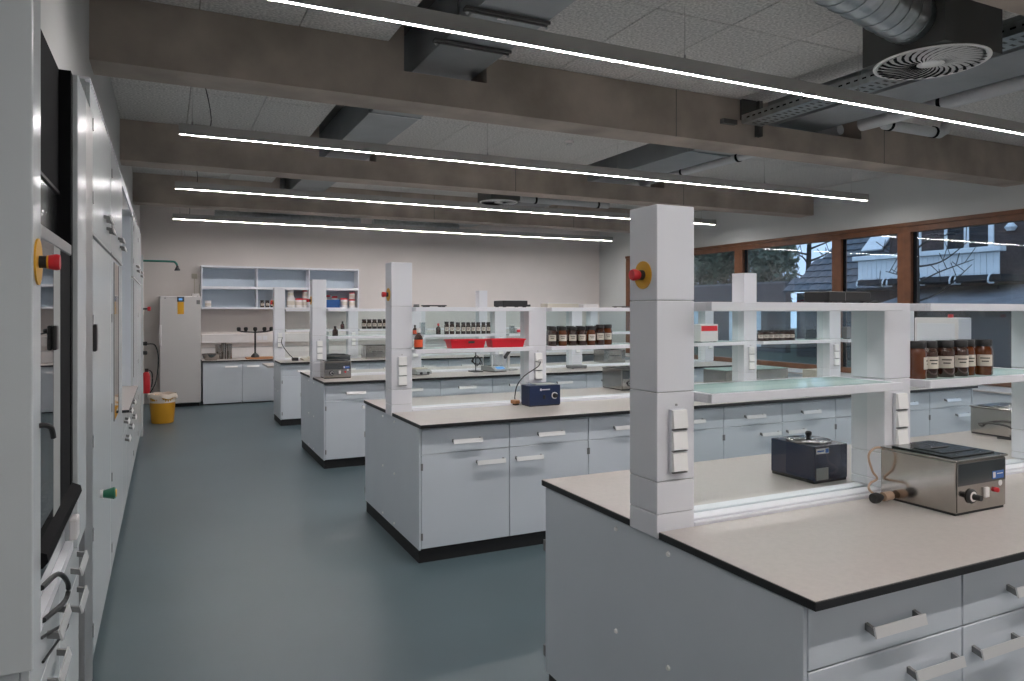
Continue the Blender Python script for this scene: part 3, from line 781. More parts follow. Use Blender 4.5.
obj('pillar', lambda b: box(b, -.015, .015, .03, .06, .02, .22, .003, 1), 'plasticwhite', t)
obj('arm', lambda b: tube(b, [(-.09, 0, .16), (.02, .045, .24)], .022, 10, False), 'cap', t)

def flat_box(name, label, cat, loc, w, d, h, m, rz=0, extra=None):
    t = thing(name, label, cat, loc, rz)
    obj('casing', lambda b: box(b, 0, w, 0, d, .006, h, .004, 2), m, t)
    obj('feet', lambda b: [box(b, fx, fx + .02, fy_, fy_ + .02, 0, .006) for fx in (.01, w - .03) for fy_ in (.01, d - .03)], 'rubber', t)
    if extra: extra(t)
    return t
US = 1.6575
flat_box('black_case', 'black flat instrument case on top shelf of nearest bench', 'case', (2.285, cyf(0) + .03, US), .235, .12, .045, 'black', 0,
         lambda t: (bx('lid_seam', 'handlefoot', t, .09, .092, -.0006, .0, .01, .04), obj('cable', lambda b: tube(b, [(.237, .06, .02), (.25, .05, .008), (.257, .02, .006), (.24, -.03, .006)], .005, 6), 'rubber', t)))
flat_box('white_tray', 'white flat tray behind the black case on top shelf', 'tray', (2.49, cyf(0) + .160, US), .055, .06, .03, 'plasticwhite')
flat_box('black_case', 'black flat case on top shelf of second bench', 'case', (2.33, cyf(1) - .02, US), .21, .18, .052, 'black', 0,
         lambda t: bx('side_pad', 'rubber', t, .212, .25, .03, .12, .006, .022))
flat_box('thin_folder', 'thin black folder at left on top shelf of second bench', 'folder', (1.70, cyf(1) - .05, US), .16, .12, .015, 'black')
flat_box('clip_box', 'tiny dark clip box against second bench column', 'box', (1.618, cyf(1) - .06, US), .028, .06, .02, 'handlefoot')
flat_box('storage_box', 'pale beige long storage box on third bench top shelf', 'box', (4.40, cyf(2) - .02, US), .46, .20, .07, 'beige', 0,
         lambda t: bx('lid', 'plasticwhite', t, .0, .46, -.002, .202, .0702, .082))
flat_box('storage_box', 'smaller pale storage box beside the long beige one', 'box', (4.93, cyf(2) - .02, US), .22, .20, .065, 'plasticwhite')
flat_box('dark_folder', 'thin dark folder on second bench top shelf by tall near column', 'folder', (3.42, cyf(1) - .03, US), .14, .16, .012, 'black')
flat_box('charcoal_device', 'flat dark device on third bench below the jar shelf', 'device', (4.62, 7.86, WT), .22, .16, .04, 'handlefoot')
flat_box('glove_box', 'red and white small glove box on third bench shelf', 'box', (3.95, cyf(2) - .03, SH), .16, .09, .07, 'plasticwhite', 0,
         lambda t: bx('red_band', 'redtray', t, .004, .156, -.0012, -.0002, .014, .045))
flat_box('charger', 'small grey charger on second bench shelf near the window', 'charger', (6.08, cyf(1) - .03, SH), .07, .06, .12, 'handlefoot')
flat_box('tissue_box', 'pale wooden box on second bench rear half near the windows', 'box', (6.03, 5.30, WT), .30, .20, .12, 'beige')
flat_box('sign_box', 'white box with red label on second bench shelf behind glass', 'box', (4.24, cyf(1) - .03, SH), .20, .09, .16, 'plasticwhite', 0,
         lambda t: bx('red_label', 'redtray', t, .01, .19, -.0012, -.0002, .10, .145))
# stainless boxes on the farthest bench and third bench rear
for i, (x, y_, w, d, h) in enumerate(((2.75, 10.88, .36, .28, .20), (3.16, 10.88, .26, .26, .18), (5.55, 8.55, .35, .28, .18))):
    t = thing('steel_tub', ['left open stainless tub on the farthest bench', 'right open stainless tub on the farthest bench', 'stainless box on rear half of the third bench near windows'][i], 'tub', (x, y_, WT))
    def tb(b):
        box(b, 0, w, 0, .006, 0, h); box(b, 0, w, d - .006, d, 0, h); box(b, 0, .006, .006, d - .006, 0, h); box(b, w - .006, w, .006, d - .006, 0, h); box(b, .006, w - .006, .006, d - .006, 0, .006)
    obj('basin', tb, 'steel', t)
    obj('rim', lambda b: (box(b, -.008, w + .008, -.008, 0, h - .008, h), box(b, -.008, 0, 0, d, h - .008, h), box(b, w, w + .008, 0, d, h - .008, h), box(b, -.008, w + .008, d, d + .008, h - .008, h)), 'steel', t)
    obj('handle', lambda b: tube(b, [(w * .3, -.012, h * .55), (w * .35, -.04, h * .55), (w * .65, -.04, h * .55), (w * .7, -.012, h * .55)], .006, 6), 'steeldark', t)
t = thing('cable_coil', 'black adapter and cable lying at aisle end of farthest bench', 'cable', (1.72, 10.95, WT))
obj('adapter', lambda b: box(b, -.05, .04, -.03, .04, 0, .045, .004, 1), 'cap', t)
obj('cord', lambda b: tube(b, [(-.02, .04, .03), (-.10, .10, .12), (-.17, .16, .25), (-.155, .21, .34)], .006, 6), 'rubber', t)
t = thing('cutting_board', 'pale flat board with cloth on the farthest bench', 'board', (1.82, 10.85, WT))
obj('board', lambda b: box(b, 0, .45, 0, .30, 0, .03, .005, 2), 'beige', t)
obj('cloth', lambda b: lathe(b, [(0, .030), (.16, .030), (.13, .05), (.06, .062), (0, .064)], 16, (.22, .15, 0)), 'paper', t, smooth=True)
t = thing('plastic_drum', 'grey translucent drum standing on the low desk behind farthest bench', 'container', (2.30, 12.2, .76))
obj('body', lambda b: lathe(b, [(0, 0), (.15, 0), (.16, .02), (.16, .55), (.12, .62), (.12, .65), (0, .65)], 24), 'greydev', t, smooth=True)
obj('lid', lambda b: lathe(b, [(0, .65), (.13, .65), (.13, .72), (0, .72)], 24), 'handlefoot', t, smooth=True)

# ------------------------------------------------------------------ left row: fume hood
XF = -.28
t = thing('fume_hood', 'white fume hood with black sash and emergency stop at left edge', 'fume hood', (XF, 2.0, 0))
obj('front_post', lambda b: box(b, -.17, 0, 0, .118, .785, 2.63, .004, 2), 'leftcab', t)
obj('side_panel', lambda b: box(b, -.76, -.171, 0, .03, .0, 2.63), 'leftcab', t)
obj('front_post', lambda b: box(b, -.045, .004, .915, 1.19, .80, 2.45, .004, 2), 'leftcab', t)
obj('post_strip', lambda b: box(b, -.03, .0, 1.192, 1.52, .07, 2.46, .002, 1), 'alu', t)
obj('fascia', lambda b: box(b, -.76, -.13, .119, 1.19, 2.452, 2.63), 'leftwall', t)
obj('back_wall', lambda b: box(b, -.76, -.74, .031, 1.19, 1.0, 2.45), 'shelfblue', t)
obj('inner_side', lambda b: box(b, -.739, -.06, 1.16, 1.189, 1.0, 2.45), 'shelfblue', t)
obj('sash_jamb', lambda b: (box(b, -.055, -.012, .86, .9145, 1.036, 2.445), box(b, -.030, -.014, .57, .859, 1.036, 1.814)), 'gasket', t)
obj('jamb_strip', lambda b: box(b, -.024, -.010, .43, .569, 1.036, 1.814), 'greydev', t)
u = obj('upper_sash', lambda b: box(b, -.058, -.050, .119, .859, 1.853, 2.445), 'steeldark', t)
obj('sash_divider', lambda b: (box(b, -.0498, -.044, .119, .859, 2.02, 2.03),), 'black', u)
obj('sash_black_panel', lambda b: box(b, -.0498, -.047, .119, .859, 2.031, 2.445), 'gasket', u)
obj('sash_bar', lambda b: box(b, -.049, -.010, .119, .859, 1.815, 1.852, .003, 1), 'alu', t)
g = obj('sash_glass', lambda b: box(b, -.016, -.011, .119, .4295, 1.036, 1.814), 'hoodglass', t)
obj('sash_handle', lambda b: box(b, -.0108, .001, .40, .44, 1.515, 1.585, .004, 2), 'cap', g)
sill = obj('sill', lambda b: (box(b, -.74, -.02, .119, .914, 1.015, 1.035), prism(b, [(-.02, 1.035), (.012, 1.020), (.016, 1.0), (.004, .985), (-.02, .985)], 'y', .119, .914)), 'gasket', t)
ho = None
for k in range(12):
    for j in range(3):
        if ho is None:
            o = obj('sill_hole', lambda b: box(b, 0, .012, 0, .032, 0, .0008), 'handlefoot', sill); ho = o.data
        else: o = obj('sill_hole', ho, None, sill)
        o.location = (-.10 + .026 * j, .17 + .058 * k, 1.0352)
obj('apron', lambda b: box(b, -.06, -.012, .119, .914, .93, .984), 'steeldark', t)
e = obj('emergency_stop', lambda b: lathe(b, [(0, .0), (.056, .0), (.056, .004), (0, .004)], 28, (.0002, .062, 1.745), 'x'), 'yellow', t)
obj('button_neck', lambda b: lathe(b, [(0, .004), (.015, .004), (.015, .020), (0, .020)], 18, (.0002, .062, 1.745), 'x'), 'cap', e, smooth=True)
obj('button_collar', lambda b: lathe(b, [(0, .020), (.0165, .020), (.0165, .024), (0, .024)], 18, (.0002, .062, 1.745), 'x'), 'yellow', e, smooth=True)
obj('push_button', lambda b: lathe(b, [(0, .024), (.017, .024), (.020, .040), (.018, .047), (0, .047)], 20, (.0002, .062, 1.745), 'x'), 'red', e, smooth=True)
obj('tap_lever', lambda b: tube(b, [(.0005, .09, 1.345), (.014, .092, 1.345), (.024, .105, 1.335), (.027, .115, 1.31)], .0065, 8), 'cap', t)
obj('socket', lambda b: box(b, -.012, .012, .80, .88, .86, .93, .004, 1), 'plasticwhite', t)
# base cabinets of the hood
bc = obj('base_body', lambda b: box(b, -.76, -.035, .05, 1.16, .09, .925), 'leftcab', t)
for ya, yb in ((.06, .60), (.605, 1.14)):
    d = obj('drawer', lambda b: box(b, -.034, -.015, ya, yb, .66, .80, .002, 1), 'leftcab', t)
    handle(d, -.015, yb - .16, .73, PI / 2)
    d = obj('door', lambda b: box(b, -.034, -.015, ya, yb, .095, .655, .002, 1), 'leftcab', t)
    handle(d, -.015, yb - .16, .60, PI / 2)
obj('lower_rail', lambda b: box(b, -.034, -.010, .06, 1.14, .80, .83), 'white', t)
obj('plinth', lambda b: box(b, -.72, -.05, .06, 1.50, 0, .07), 'plinth', t)
obj('cable', lambda b: tube(b, [(-.012, .22, .905), (.004, .40, .88), (.012, .55, .80), (.008, .52, .76), (-.008, .22, .82)], .007, 8), 'rubber', t)
obj('cable', lambda b: tube(b, [(-.012, .22, .775), (.004, .44, .715), (.008, .58, .66), (-.006, .20, .72)], .004, 6), 'rubber', t)

# tall cabinets A/B
def tall_cab(y0, y1, label, upper=(1.97, 2.60), lower=(.09, 1.955), handles=True, window=None, ztop=2.62, knob=False, blackh=False):
    L = y1 - y0
    t = thing('tall_cabinet', label, 'cabinet', (-.29, y0, 0), group='tall cabinets by the aisle')
    obj('body', lambda b: box(b, -.75, -.021, .001, L - .001, .08, ztop - .01), 'leftcab', t)
    obj('plinth', lambda b: box(b, -.70, -.04, .01, L - .01, 0, .08), 'plinth', t)
    obj('top_trim', lambda b: box(b, -.11, .0, .0, L, ztop - .009, ztop), 'white', t)
    d = obj('upper_door', lambda b: box(b, -.020, 0, .004, L - .004, upper[0], upper[1], .002, 1), 'leftcab', t)
    obj('door_edge', lambda b: box(b, -.018, .004, .03, L - .03, upper[0] - .012, upper[0] - .001), 'alu', t)
    handle(d, 0, L - .20, upper[0] + .10, PI / 2); handle(d, 0, L - .40, upper[0] + .14, PI / 2)
    d2 = obj('lower_door', lambda b: box(b, -.020, 0, .004, L - .004, lower[0], lower[1] - .006, .002, 1), 'leftcab', t)
    for hz in (.20, .62, 1.03, 1.56): obj('hinge', lambda b: box(b, .0, .004, .10, .13, hz, hz + .05), 'handlefoot', d2)
    for hz in (2.10, 2.42): obj('hinge', lambda b: box(b, .0, .004, .10, .13, hz, hz + .05), 'handlefoot', d)
    if window:
        a, c, za, zb = window
        w = obj('vision_panel', lambda b: box(b, .0, .003, a, c, za, zb), 'mirror', d2)
        obj('panel_edge', lambda b: (box(b, .0, .005, a - .02, a, za, zb), box(b, .0, .005, c, c + .06, za, zb)), 'handlefoot', w)
    if blackh: obj('grip', lambda b: box(b, .0, .018, .09, .15, 1.45, 1.57, .006, 2), 'cap', d2)
    if knob:
        k = obj('gas_knob', lambda b: lathe(b, [(0, 0), (.02, 0), (.022, .012), (0, .012)], 16, (.0005, .52, .73), 'x'), 'plasticwhite', d2)
        obj('knob_cone', lambda b: lathe(b, [(0, .012), (.018, .012), (.030, .060), (.026, .066), (0, .066)], 16, (.0005, .52, .73), 'x'), 'green', k, smooth=True)
        obj('knob_cap', lambda b: lathe(b, [(0, .066), (.020, .066), (.018, .07), (0, .07)], 16, (.0005, .52, .73), 'x'), 'yellow', k)
    return t
tall_cab(3.53, 4.76, 'tall white cabinet with green gas knob right of fume hood', knob=True, blackh=True)
tb_ = tall_cab(4.765, 6.0, 'tall white cabinet with narrow mirrored panel before the niche', window=(.30, .74, .95, 1.93))
# niche with worktop
t = thing('wall_niche', 'recessed work niche with beige top between tall cabinets', 'workstation', (-.29, 6.0, 0))
obj('base_body', lambda b: box(b, -.75, -.021, .002, 1.93, .08, .878), 'leftcab', t)
obj('plinth', lambda b: box(b, -.70, -.04, .01, 1.93, 0, .08), 'plinth', t)
wtp = obj('worktop', lambda b: box(b, -.75, .045, .004, 1.928, .88, .899, .002, 1), 'black', t)
obj('worktop_surface', lambda b: box(b, -.745, .043, .008, 1.924, .8992, .901), 'top', wtp)
for k in range(3):
    ya, yb = .004 + .642 * k, .642 * (k + 1)
    d = obj('drawer', lambda b: box(b, -.020, 0, ya + .002, yb, .70, .866, .002, 1), 'leftcab', t)
    handle(d, 0, (ya + yb) / 2, .78, PI / 2)
    d = obj('door', lambda b: box(b, -.020, 0, ya + .002, yb, .09, .696, .002, 1), 'leftcab', t)
    handle(d, 0, yb - .16, .62, PI / 2)
obj('back_panel', lambda b: box(b, -.75, -.735, .004, 1.928, .902, 2.60), 'shelfblue', t)
obj('top_fascia', lambda b: box(b, -.012, .0, .0, 1.93, 2.55, 2.62), 'white', t)
obj('end_wall', lambda b: (box(b, -.734, -.02, 1.91, 1.929, .902, 2.55),), 'cab', t)
tall_cab(7.935, 9.2, 'tall white cabinet just beyond the work niche', window=(.06, .10, .98, 1.93))
tall_cab(9.205, 10.5, 'farthest tall white cabinet at end of left row')
# end post with fittings
t = thing('media_post', 'white service post with red valve at end of left row', 'post', (-.29, 10.52, 0))
obj('post', lambda b: box(b, -.10, .02, 0, .12, .0, 2.36, .004, 2), 'leftcab', t)
obj('valve_stem', lambda b: lathe(b, [(0, 0), (.012, 0), (.012, .05), (0, .05)], 12, (.021, .06, 1.66), 'x'), 'cap', t)
obj('valve_knob', lambda b: lathe(b, [(0, .05), (.026, .05), (.030, .085), (0, .09)], 14, (.021, .06, 1.66), 'x'), 'red', t, smooth=True)
for zz in (1.18, 1.06): obj('outlet', lambda b: box(b, .021, .07, .03, .09, zz, zz + .05, .006, 1), 'cap', t)
obj('hose', lambda b: tube(b, [(.07, .06, 1.20), (.16, .07, 1.18), (.20, .08, 1.0), (.17, .09, .70), (.10, .10, .55)], .008, 8), 'rubber', t)
t = thing('safety_shower', 'green emergency shower pipe with black head on left', 'shower', (-.25, 10.58, 2.29))
obj('pipe', lambda b: tube(b, [(-.019, 0, .0), (.30, 0, .0), (.36, 0, -.01), (.385, 0, -.05)], .014, 10), 'greenpipe', t, smooth=True)
obj('shower_head', lambda b: lathe(b, [(0, 0), (.012, 0), (.020, -.03), (.036, -.06), (.036, -.07), (0, -.07)], 18, (.387, 0, -.05)), 'cap', t, smooth=True)
t = thing('fire_extinguisher', 'red fire extinguisher at the end of the left row', 'extinguisher', (-.275, 12.5, 0))
obj('cylinder', lambda b: lathe(b, [(0, .36), (.05, .36), (.055, .38), (.055, .62), (.045, .67), (.022, .69), (0, .69)], 20), 'red', t, smooth=True)
obj('valve', lambda b: box(b, -.02, .03, -.015, .015, .69, .74, .004, 1), 'cap', t)
obj('hose', lambda b: tube(b, [(.03, 0, .72), (.075, 0, .68), (.085, 0, .58), (.075, 0, .45)], .008, 8), 'rubber', t)
obj('bracket', lambda b: (box(b, -.09, -.076, -.04, .04, .40, .66), box(b, -.11, -.09, -.1, .1, 0, .9)), 'leftcab', t)

# waste bin
t = thing('waste_bin', 'yellow waste bin with plastic liner at end of aisle', 'bin', (-.045, 11.72, 0))
obj('bucket', lambda b: lathe(b, [(0, .004), (.145, .004), (.15, .012), (.178, .40), (.184, .40), (.184, .385), (.172, .37), (.142, 0), (0, 0)], 28), 'yellowbin', t, smooth=True)
def liner(b):
    n = 36; rings = []
    for r, z, w in ((.172, .30, 0), (.176, .41, .004), (.186, .428, .008), (.196, .41, .010), (.196, .365, .014)):
        rings.append([b.verts.new(((r + w * math.sin(5 * a + z * 40) * .6) * math.cos(a), (r + w * math.sin(5 * a + z * 40) * .6) * math.sin(a), z + w * .9 * math.sin(7 * a))) for a in (2 * PI * k / n for k in range(n))])
    for p, q in zip(rings, rings[1:]):
        for k in range(n): b.faces.new((p[k], p[(k + 1) % n], q[(k + 1) % n], q[k]))
obj('liner_bag', liner, 'bag', t, smooth=True)

# ------------------------------------------------------------------ back wall
t = thing('refrigerator', 'tall white lab refrigerator with yellow label by back wall', 'refrigerator', (-.095, 13.45, 0))
obj('cabinet', lambda b: box(b, 0, .635, .05, .70, .06, 1.885, .006, 2), 'fridge', t)
obj('plinth', lambda b: box(b, .02, .615, .07, .68, 0, .06), 'plinth', t)
d = obj('door', lambda b: box(b, 0, .635, 0, .048, .07, 1.88, .008, 2), 'fridge', t)
obj('display', lambda b: box(b, .265, .375, -.003, -.0003, 1.79, 1.875), 'cap', d)
obj('lit_readout', lambda b: box(b, .29, .345, -.0045, -.0032, 1.815, 1.85), 'screen', d)
obj('yellow_label', lambda b: box(b, .27, .37, -.003, -.0003, 1.58, 1.787), 'yellow', d)
obj('lock_plate', lambda b: box(b, .565, .62, -.003, -.0003, 1.75, 1.82), 'handlefoot', d)
obj('logo_dot', lambda b: box(b, .07, .09, -.003, -.0003, 1.84, 1.86), 'handlefoot', d)
obj('grip', lambda b: box(b, -.012, .03, -.02, -.0003, 1.05, 1.40, .006, 2), 'plasticwhite', d)
flat_box('fridge_top_box', 'small pale box standing on the refrigerator corner', 'box', (.40, 13.6, 1.885), .12, .12, .05, 'plasticwhite')
t = thing('wall_socket', 'small brown wall socket above the refrigerator', 'socket', (.42, 14.2, 2.22))
obj('plate', lambda b: box(b, 0, .09, -.012, 0, 0, .09, .003, 1), 'beige', t)
obj('conduit', lambda b: box(b, .035, .05, -.010, 0, -.28, -.001), 'beige', t)

# base cabinets and worktop along back wall
for k in range(6):
    t = thing('back_cabinet', 'grey single-door base cabinet at the back wall, %s from the refrigerator' % ORD[k], 'cabinet', (.575 + .64 * k, 13.55, 0), group='base cabinets at back wall')
    obj('body', lambda b: box(b, .001, .639, .02, .62, .05, .745), 'cab', t)
    d = obj('door', lambda b: box(b, .004, .636, 0, .019, .02, .735, .002, 1), 'cab', t)
    handle(d, .64 - .18 if k % 2 == 0 else .18, 0, .655)
    obj('plinth', lambda b: box(b, .01, .63, .06, .6, 0, .05), 'plinth', t)
t = thing('back_worktop', 'long dark-edged worktop at the back wall', 'worktop', (.56, 13.53, .746))
obj('slab', lambda b: box(b, 0, 3.87, 0, .669, 0, .02, .001, 1), 'black', t)
obj('top_surface', lambda b: box(b, .003, 3.867, .003, .666, .0202, .022), 'top', t)
t = thing('cable_trunking', 'white socket trunking along the back wall above worktop', 'trunking', (.58, 14.2, 1.05))
obj('channel', lambda b: box(b, 0, 5.5, -.07, 0, 0, .16, .004, 1), 'plasticwhite', t)
for xx in (.95, 1.05, 3.2, 3.3): obj('socket', lambda b: box(b, xx, xx + .075, -.078, -.0705, .04, .12, .003, 1), 'white', t)
t = thing('splashback', 'pale splash panel behind the worktop on back wall', 'panel', (.58, 14.198, .77))
obj('panel', lambda b: box(b, 0, 5.5, -.02, -.001, 0, .20), 'plasticwhite', t)
obj('trim', lambda b: box(b, 0, 5.5, -.024, -.0205, .19, .20), 'alu', t)

t = thing('wall_shelf', 'open pale-blue wall shelf with three bays on back wall', 'shelf', (.56, 13.85, 1.67))
SW, SHT = 2.81, .775
for z in (0, .36, SHT - .03): obj('shelf_board', lambda b: box(b, .02, SW - .02, 0 if z != .36 else .01, .335, z, z + .03 if z != .36 else z + .045, .001, 1), 'white', t)
for k in range(4):
    xx = k * (SW - .02) / 3
    obj('upright', lambda b: box(b, xx, xx + .02, -.002, .34, 0, SHT, .001, 1), 'white', t)
obj('back_panel', lambda b: box(b, .02, SW - .02, .336, .344, .0, SHT), 'shelfblue', t)
bz = 1.67 + .0305
for i, x in enumerate((1.60, 1.69, 1.78, 1.86)):
    jar('small dark jar with paper label, %s from left in wall shelf' % ORD[i], (x, 13.98, bz), .13, .037, .1, 'amber', 'jars on wall shelf', 'shelf_jar', cap='cap' if i != 2 else 'orange')
def tub_white(label, loc, r, h, capm, grp='white tubs on wall shelf'):
    t = thing('plastic_tub', label, 'tub', loc, 0, grp)
    obj('body', lambda b: lathe(b, [(0, 0), (r * .95, 0), (r, .004), (r, h * .82), (r * .93, h * .86), (0, h * .86)], 18), 'plasticwhite', t, smooth=True)
    obj('lid', lambda b: lathe(b, [(0, h * .86), (r * 1.03, h * .86), (r * 1.03, h * .985), (r * .98, h), (0, h)], 18), capm, t, smooth=True)
    obj('label_band', lambda b: lathe(b, [(r + .0008, h * .25), (r + .0008, h * .62)], 18), 'paper', t, smooth=True)
tub_white('small white pot alone at left end of wall shelf', (.68, 13.98, bz), .05, .12, 'plasticwhite')
tub_white('wide all-white tub under a small pot in wall shelf', (2.11, 13.98, bz), .072, .19, 'plasticwhite')
tub_white('single white tub with red lid between the stacked tubs', (2.26, 13.98, bz), .068, .17, 'redtray')
tub_white('narrow red-lidded tub carrying a pot in the middle bay', (2.37, 13.98, bz), .042, .17, 'redtray') 
tub_white('small white pot stacked on the left tub in wall shelf', (2.11, 13.98, bz + .192), .055, .13, 'plasticwhite')
tub_white('red-lidded pot stacked on narrow tub in the middle bay', (2.37, 13.98, bz + .172), .044, .15, 'redtray')
tub_white('red-lidded tub behind left end of the blue box', (2.82, 14.09, bz), .05, .24, 'redtray')
tub_white('wide red-lidded tub in the right bay', (3.105, 13.98, bz), .068, .18, 'redtray')
tub_white('red-lidded tub at far right of wall shelf', (3.265, 13.98, bz), .062, .16, 'redtray')
tub_white('red-lidded pot on top of far-right tub', (3.265, 13.98, bz + .162), .055, .13, 'redtray')
tub_white('red-lidded tub behind right end of the blue box', (2.95, 14.09, bz), .055, .22, 'redtray')
t = thing('storage_crate', 'blue plastic box on the wall shelf right bay', 'box', (2.735, 13.87, bz), 0)
def crate(b):
    w, d, h = .27, .14, .15
    box(b, 0, w, 0, .005, 0, h); box(b, 0, w, d - .005, d, 0, h); box(b, 0, .005, .005, d - .005, 0, h); box(b, w - .005, w, .005, d - .005, 0, h); box(b, .005, w - .005, .005, d - .005, 0, .005)
obj('bin', crate, 'royal', t)
obj('rim', lambda b: (box(b, -.005, .275, -.005, 0, .135, .15), box(b, -.005, 0, 0, .14, .135, .15), box(b, .27, .275, 0, .14, .135, .15)), 'royal', t)

# things on back worktop
zb = .7682
t = thing('steel_bowl', 'shallow steel bowl on back worktop beside the refrigerator', 'bowl', (.715, 13.70, zb))
obj('bowl', lambda b: lathe(b, [(0, 0), (.10, 0), (.13, .05), (.155, .11), (.16, .11), (.15, .105), (.125, .05), (.095, .006), (0, .006)], 28), 'steel', t, smooth=True)
obj('rim', lambda b: lathe(b, [(.155, .11), (.164, .112), (.160, .116), (.154, .113), (.155, .11)], 28), 'steel', t, smooth=True)
for i, (x, y_, r, h) in enumerate(((.84, 13.90, .045, .26), (.935, 13.92, .046, .29), (1.03, 13.90, .045, .27))):
    t = thing('steel_canister', 'tall steel pipette canister on back worktop, %s of three' % ['left', 'middle', 'right'][i], 'canister', (x, y_, zb), 0, 'steel canisters')
    obj('can', lambda b: lathe(b, [(0, 0), (r, 0), (r, h * .80), (0, h * .80)], 20), 'steel', t, smooth=True)
    obj('lid', lambda b: lathe(b, [(0, h * .80), (r * 1.03, h * .80), (r * 1.03, h), (r * .9, h + .004), (0, h + .004)], 20), 'steel', t, smooth=True)
t = thing('funnel_rack', 'black multi-arm funnel stand on wooden board at back wall', 'stand', (1.46, 13.80, zb))
obj('board', lambda b: box(b, -.16, .45, -.15, .15, 0, .03, .003, 1), 'wood', t)
obj('base', lambda b: lathe(b, [(0, .03), (.075, .03), (.07, .06), (.03, .10), (0, .10)], 20), 'cap', t, smooth=True)
obj('rod', lambda b: cyl(b, (0, 0, .10), .016, .42, seg=10), 'cap', t)
obj('cross_arm', lambda b: tube(b, [(-.28, 0, .535), (-.24, 0, .50), (0, 0, .48), (.24, 0, .50), (.28, 0, .535)], .013, 8), 'cap', t)
for k, xx in enumerate((-.28, -.16, 0, .16, .28)):
    obj('holder_cup', lambda b: lathe(b, [(0, .50), (.022, .50), (.036, .525), (.036, .56), (.022, .575), (0, .575)], 14, (xx, 0, 0)), 'cap', t, smooth=True)
for xx in (-.16, .16): obj('cup_stem', lambda b: cyl(b, (xx, 0, .485), .008, .03, seg=8), 'cap', t)

# window-side counter with a few things
t = thing('window_counter', 'low pale counter running under the windows', 'counter', (8.45, 3.0, 0))
obj('top', lambda b: box(b, 0, .60, 0, 10.0, .70, .72, .002, 1), 'top', t)
obj('front', lambda b: box(b, .05, .07, .02, 9.98, .08, .70), 'cab', t)
obj('plinth', lambda b: box(b, .10, .12, .02, 9.98, 0, .08), 'plinth', t)

t = thing('white_instrument', 'tall white instrument housing on the counter under windows', 'instrument', (8.5, 5.42, .72))
obj('housing', lambda b: box(b, 0, .25, 0, .56, 0, .83, .01, 2), 'plasticwhite', t)
obj('red_knob', lambda b: lathe(b, [(0, .83), (.03, .83), (.03, .87), (0, .87)], 12, (.10, .16, 0)), 'red', t)
obj('door_panel', lambda b: box(b, -.006, -.0005, .04, .52, .05, .76, .002, 1), 'white', t)

# ------------------------------------------------------------------ outside
tag(bx('ground', 'lawn', None, XR + .3, 60, -30, 70, -.35, -.15), 'dark lawn outside the windows', kind='structure')
# neighbour house with white balcony
t = thing('house', 'dark brick neighbour house with white boarded balcony', 'house', (20, .15, -.32))
obj('brick_wall', lambda b: box(b, 1.3, 8, 3.0, 15.7, 0, 7), 'brick', t)
w1 = obj('window', lambda b: (box(b, 1.26, 1.30, 13.10, 13.25, 3.4, 5.4), box(b, 1.26, 1.30, 12.4, 12.55, 3.4, 5.4), box(b, 1.26, 1.30, 13.75, 13.85, 3.4, 5.4), box(b, 1.26, 1.30, 14.6, 14.9, 3.4, 5.4), box(b, 1.26, 1.30, 12.4, 14.9, 5.4, 5.5)), 'fenceboard', t)
obj('pane', lambda b: (box(b, 1.27, 1.295, 12.55, 13.10, 3.4, 5.4), box(b, 1.27, 1.295, 13.25, 13.75, 3.4, 5.4)), 'darkwall', w1)
bal = obj('balcony', lambda b: box(b, 0.06, 1.3, 11.5, 15.9, 2.78, 2.95), 'darkwall', t)
pl = None
nb = 26
for k in range(nb):
    wv = (15.88 - 11.52) / nb
    if pl is None:
        o = obj('balcony_board', lambda b: box(b, 0, .03, 0, wv - .012, 0, .60), 'fenceboard', bal); pl = o.data
    else: o = obj('balcony_board', pl, None, bal)
    o.location = (.02 + (k % 2) * .004, 11.52 + wv * k, 2.95)
obj('handrail', lambda b: box(b, -.12, .16, 11.42, 15.98, 3.56, 3.70, .01, 1), 'fenceboard', bal)
for k in range(4):
    obj('planter', lambda b: box(b, -.22, 0, 11.7 + k * 1.05, 12.55 + k * 1.05, 2.78, 2.93), 'darkwall', bal)
    for ye in (11.66 + k * 1.05, 12.56 + k * 1.05):
        obj('planter_bracket', lambda b: tube(b, [(0, ye, 2.98), (-.16, ye, 2.94), (-.24, ye, 2.80), (-.2, ye, 2.72), (0, ye, 2.72)], .025, 6), 'fenceboard', bal)
obj('lean_to_roof', lambda b: prism(b, [(-1.2, 2.02), (1.3, 2.60), (1.3, 2.70), (-1.2, 2.12)], 'y', 5.0, 14.4), 'greyroof', t)
obj('lean_to_wall', lambda b: box(b, -.9, 1.2, 5.1, 14.3, 0, 2.05), 'darkwall', t)
obj('wall_lamp', lambda b: lathe(b, [(0, 0), (.10, 0), (.16, .10), (.06, .22), (0, .22)], 10, (1.2, 11.9, 4.2)), 'fenceboard', t)
obj('cladding_board', lambda b: prism(b, [(9.5, 2.6), (9.7, 2.6), (10.6, 4.6), (10.4, 4.6)], 'x', 1.25, 1.29), 'fenceboard', t)
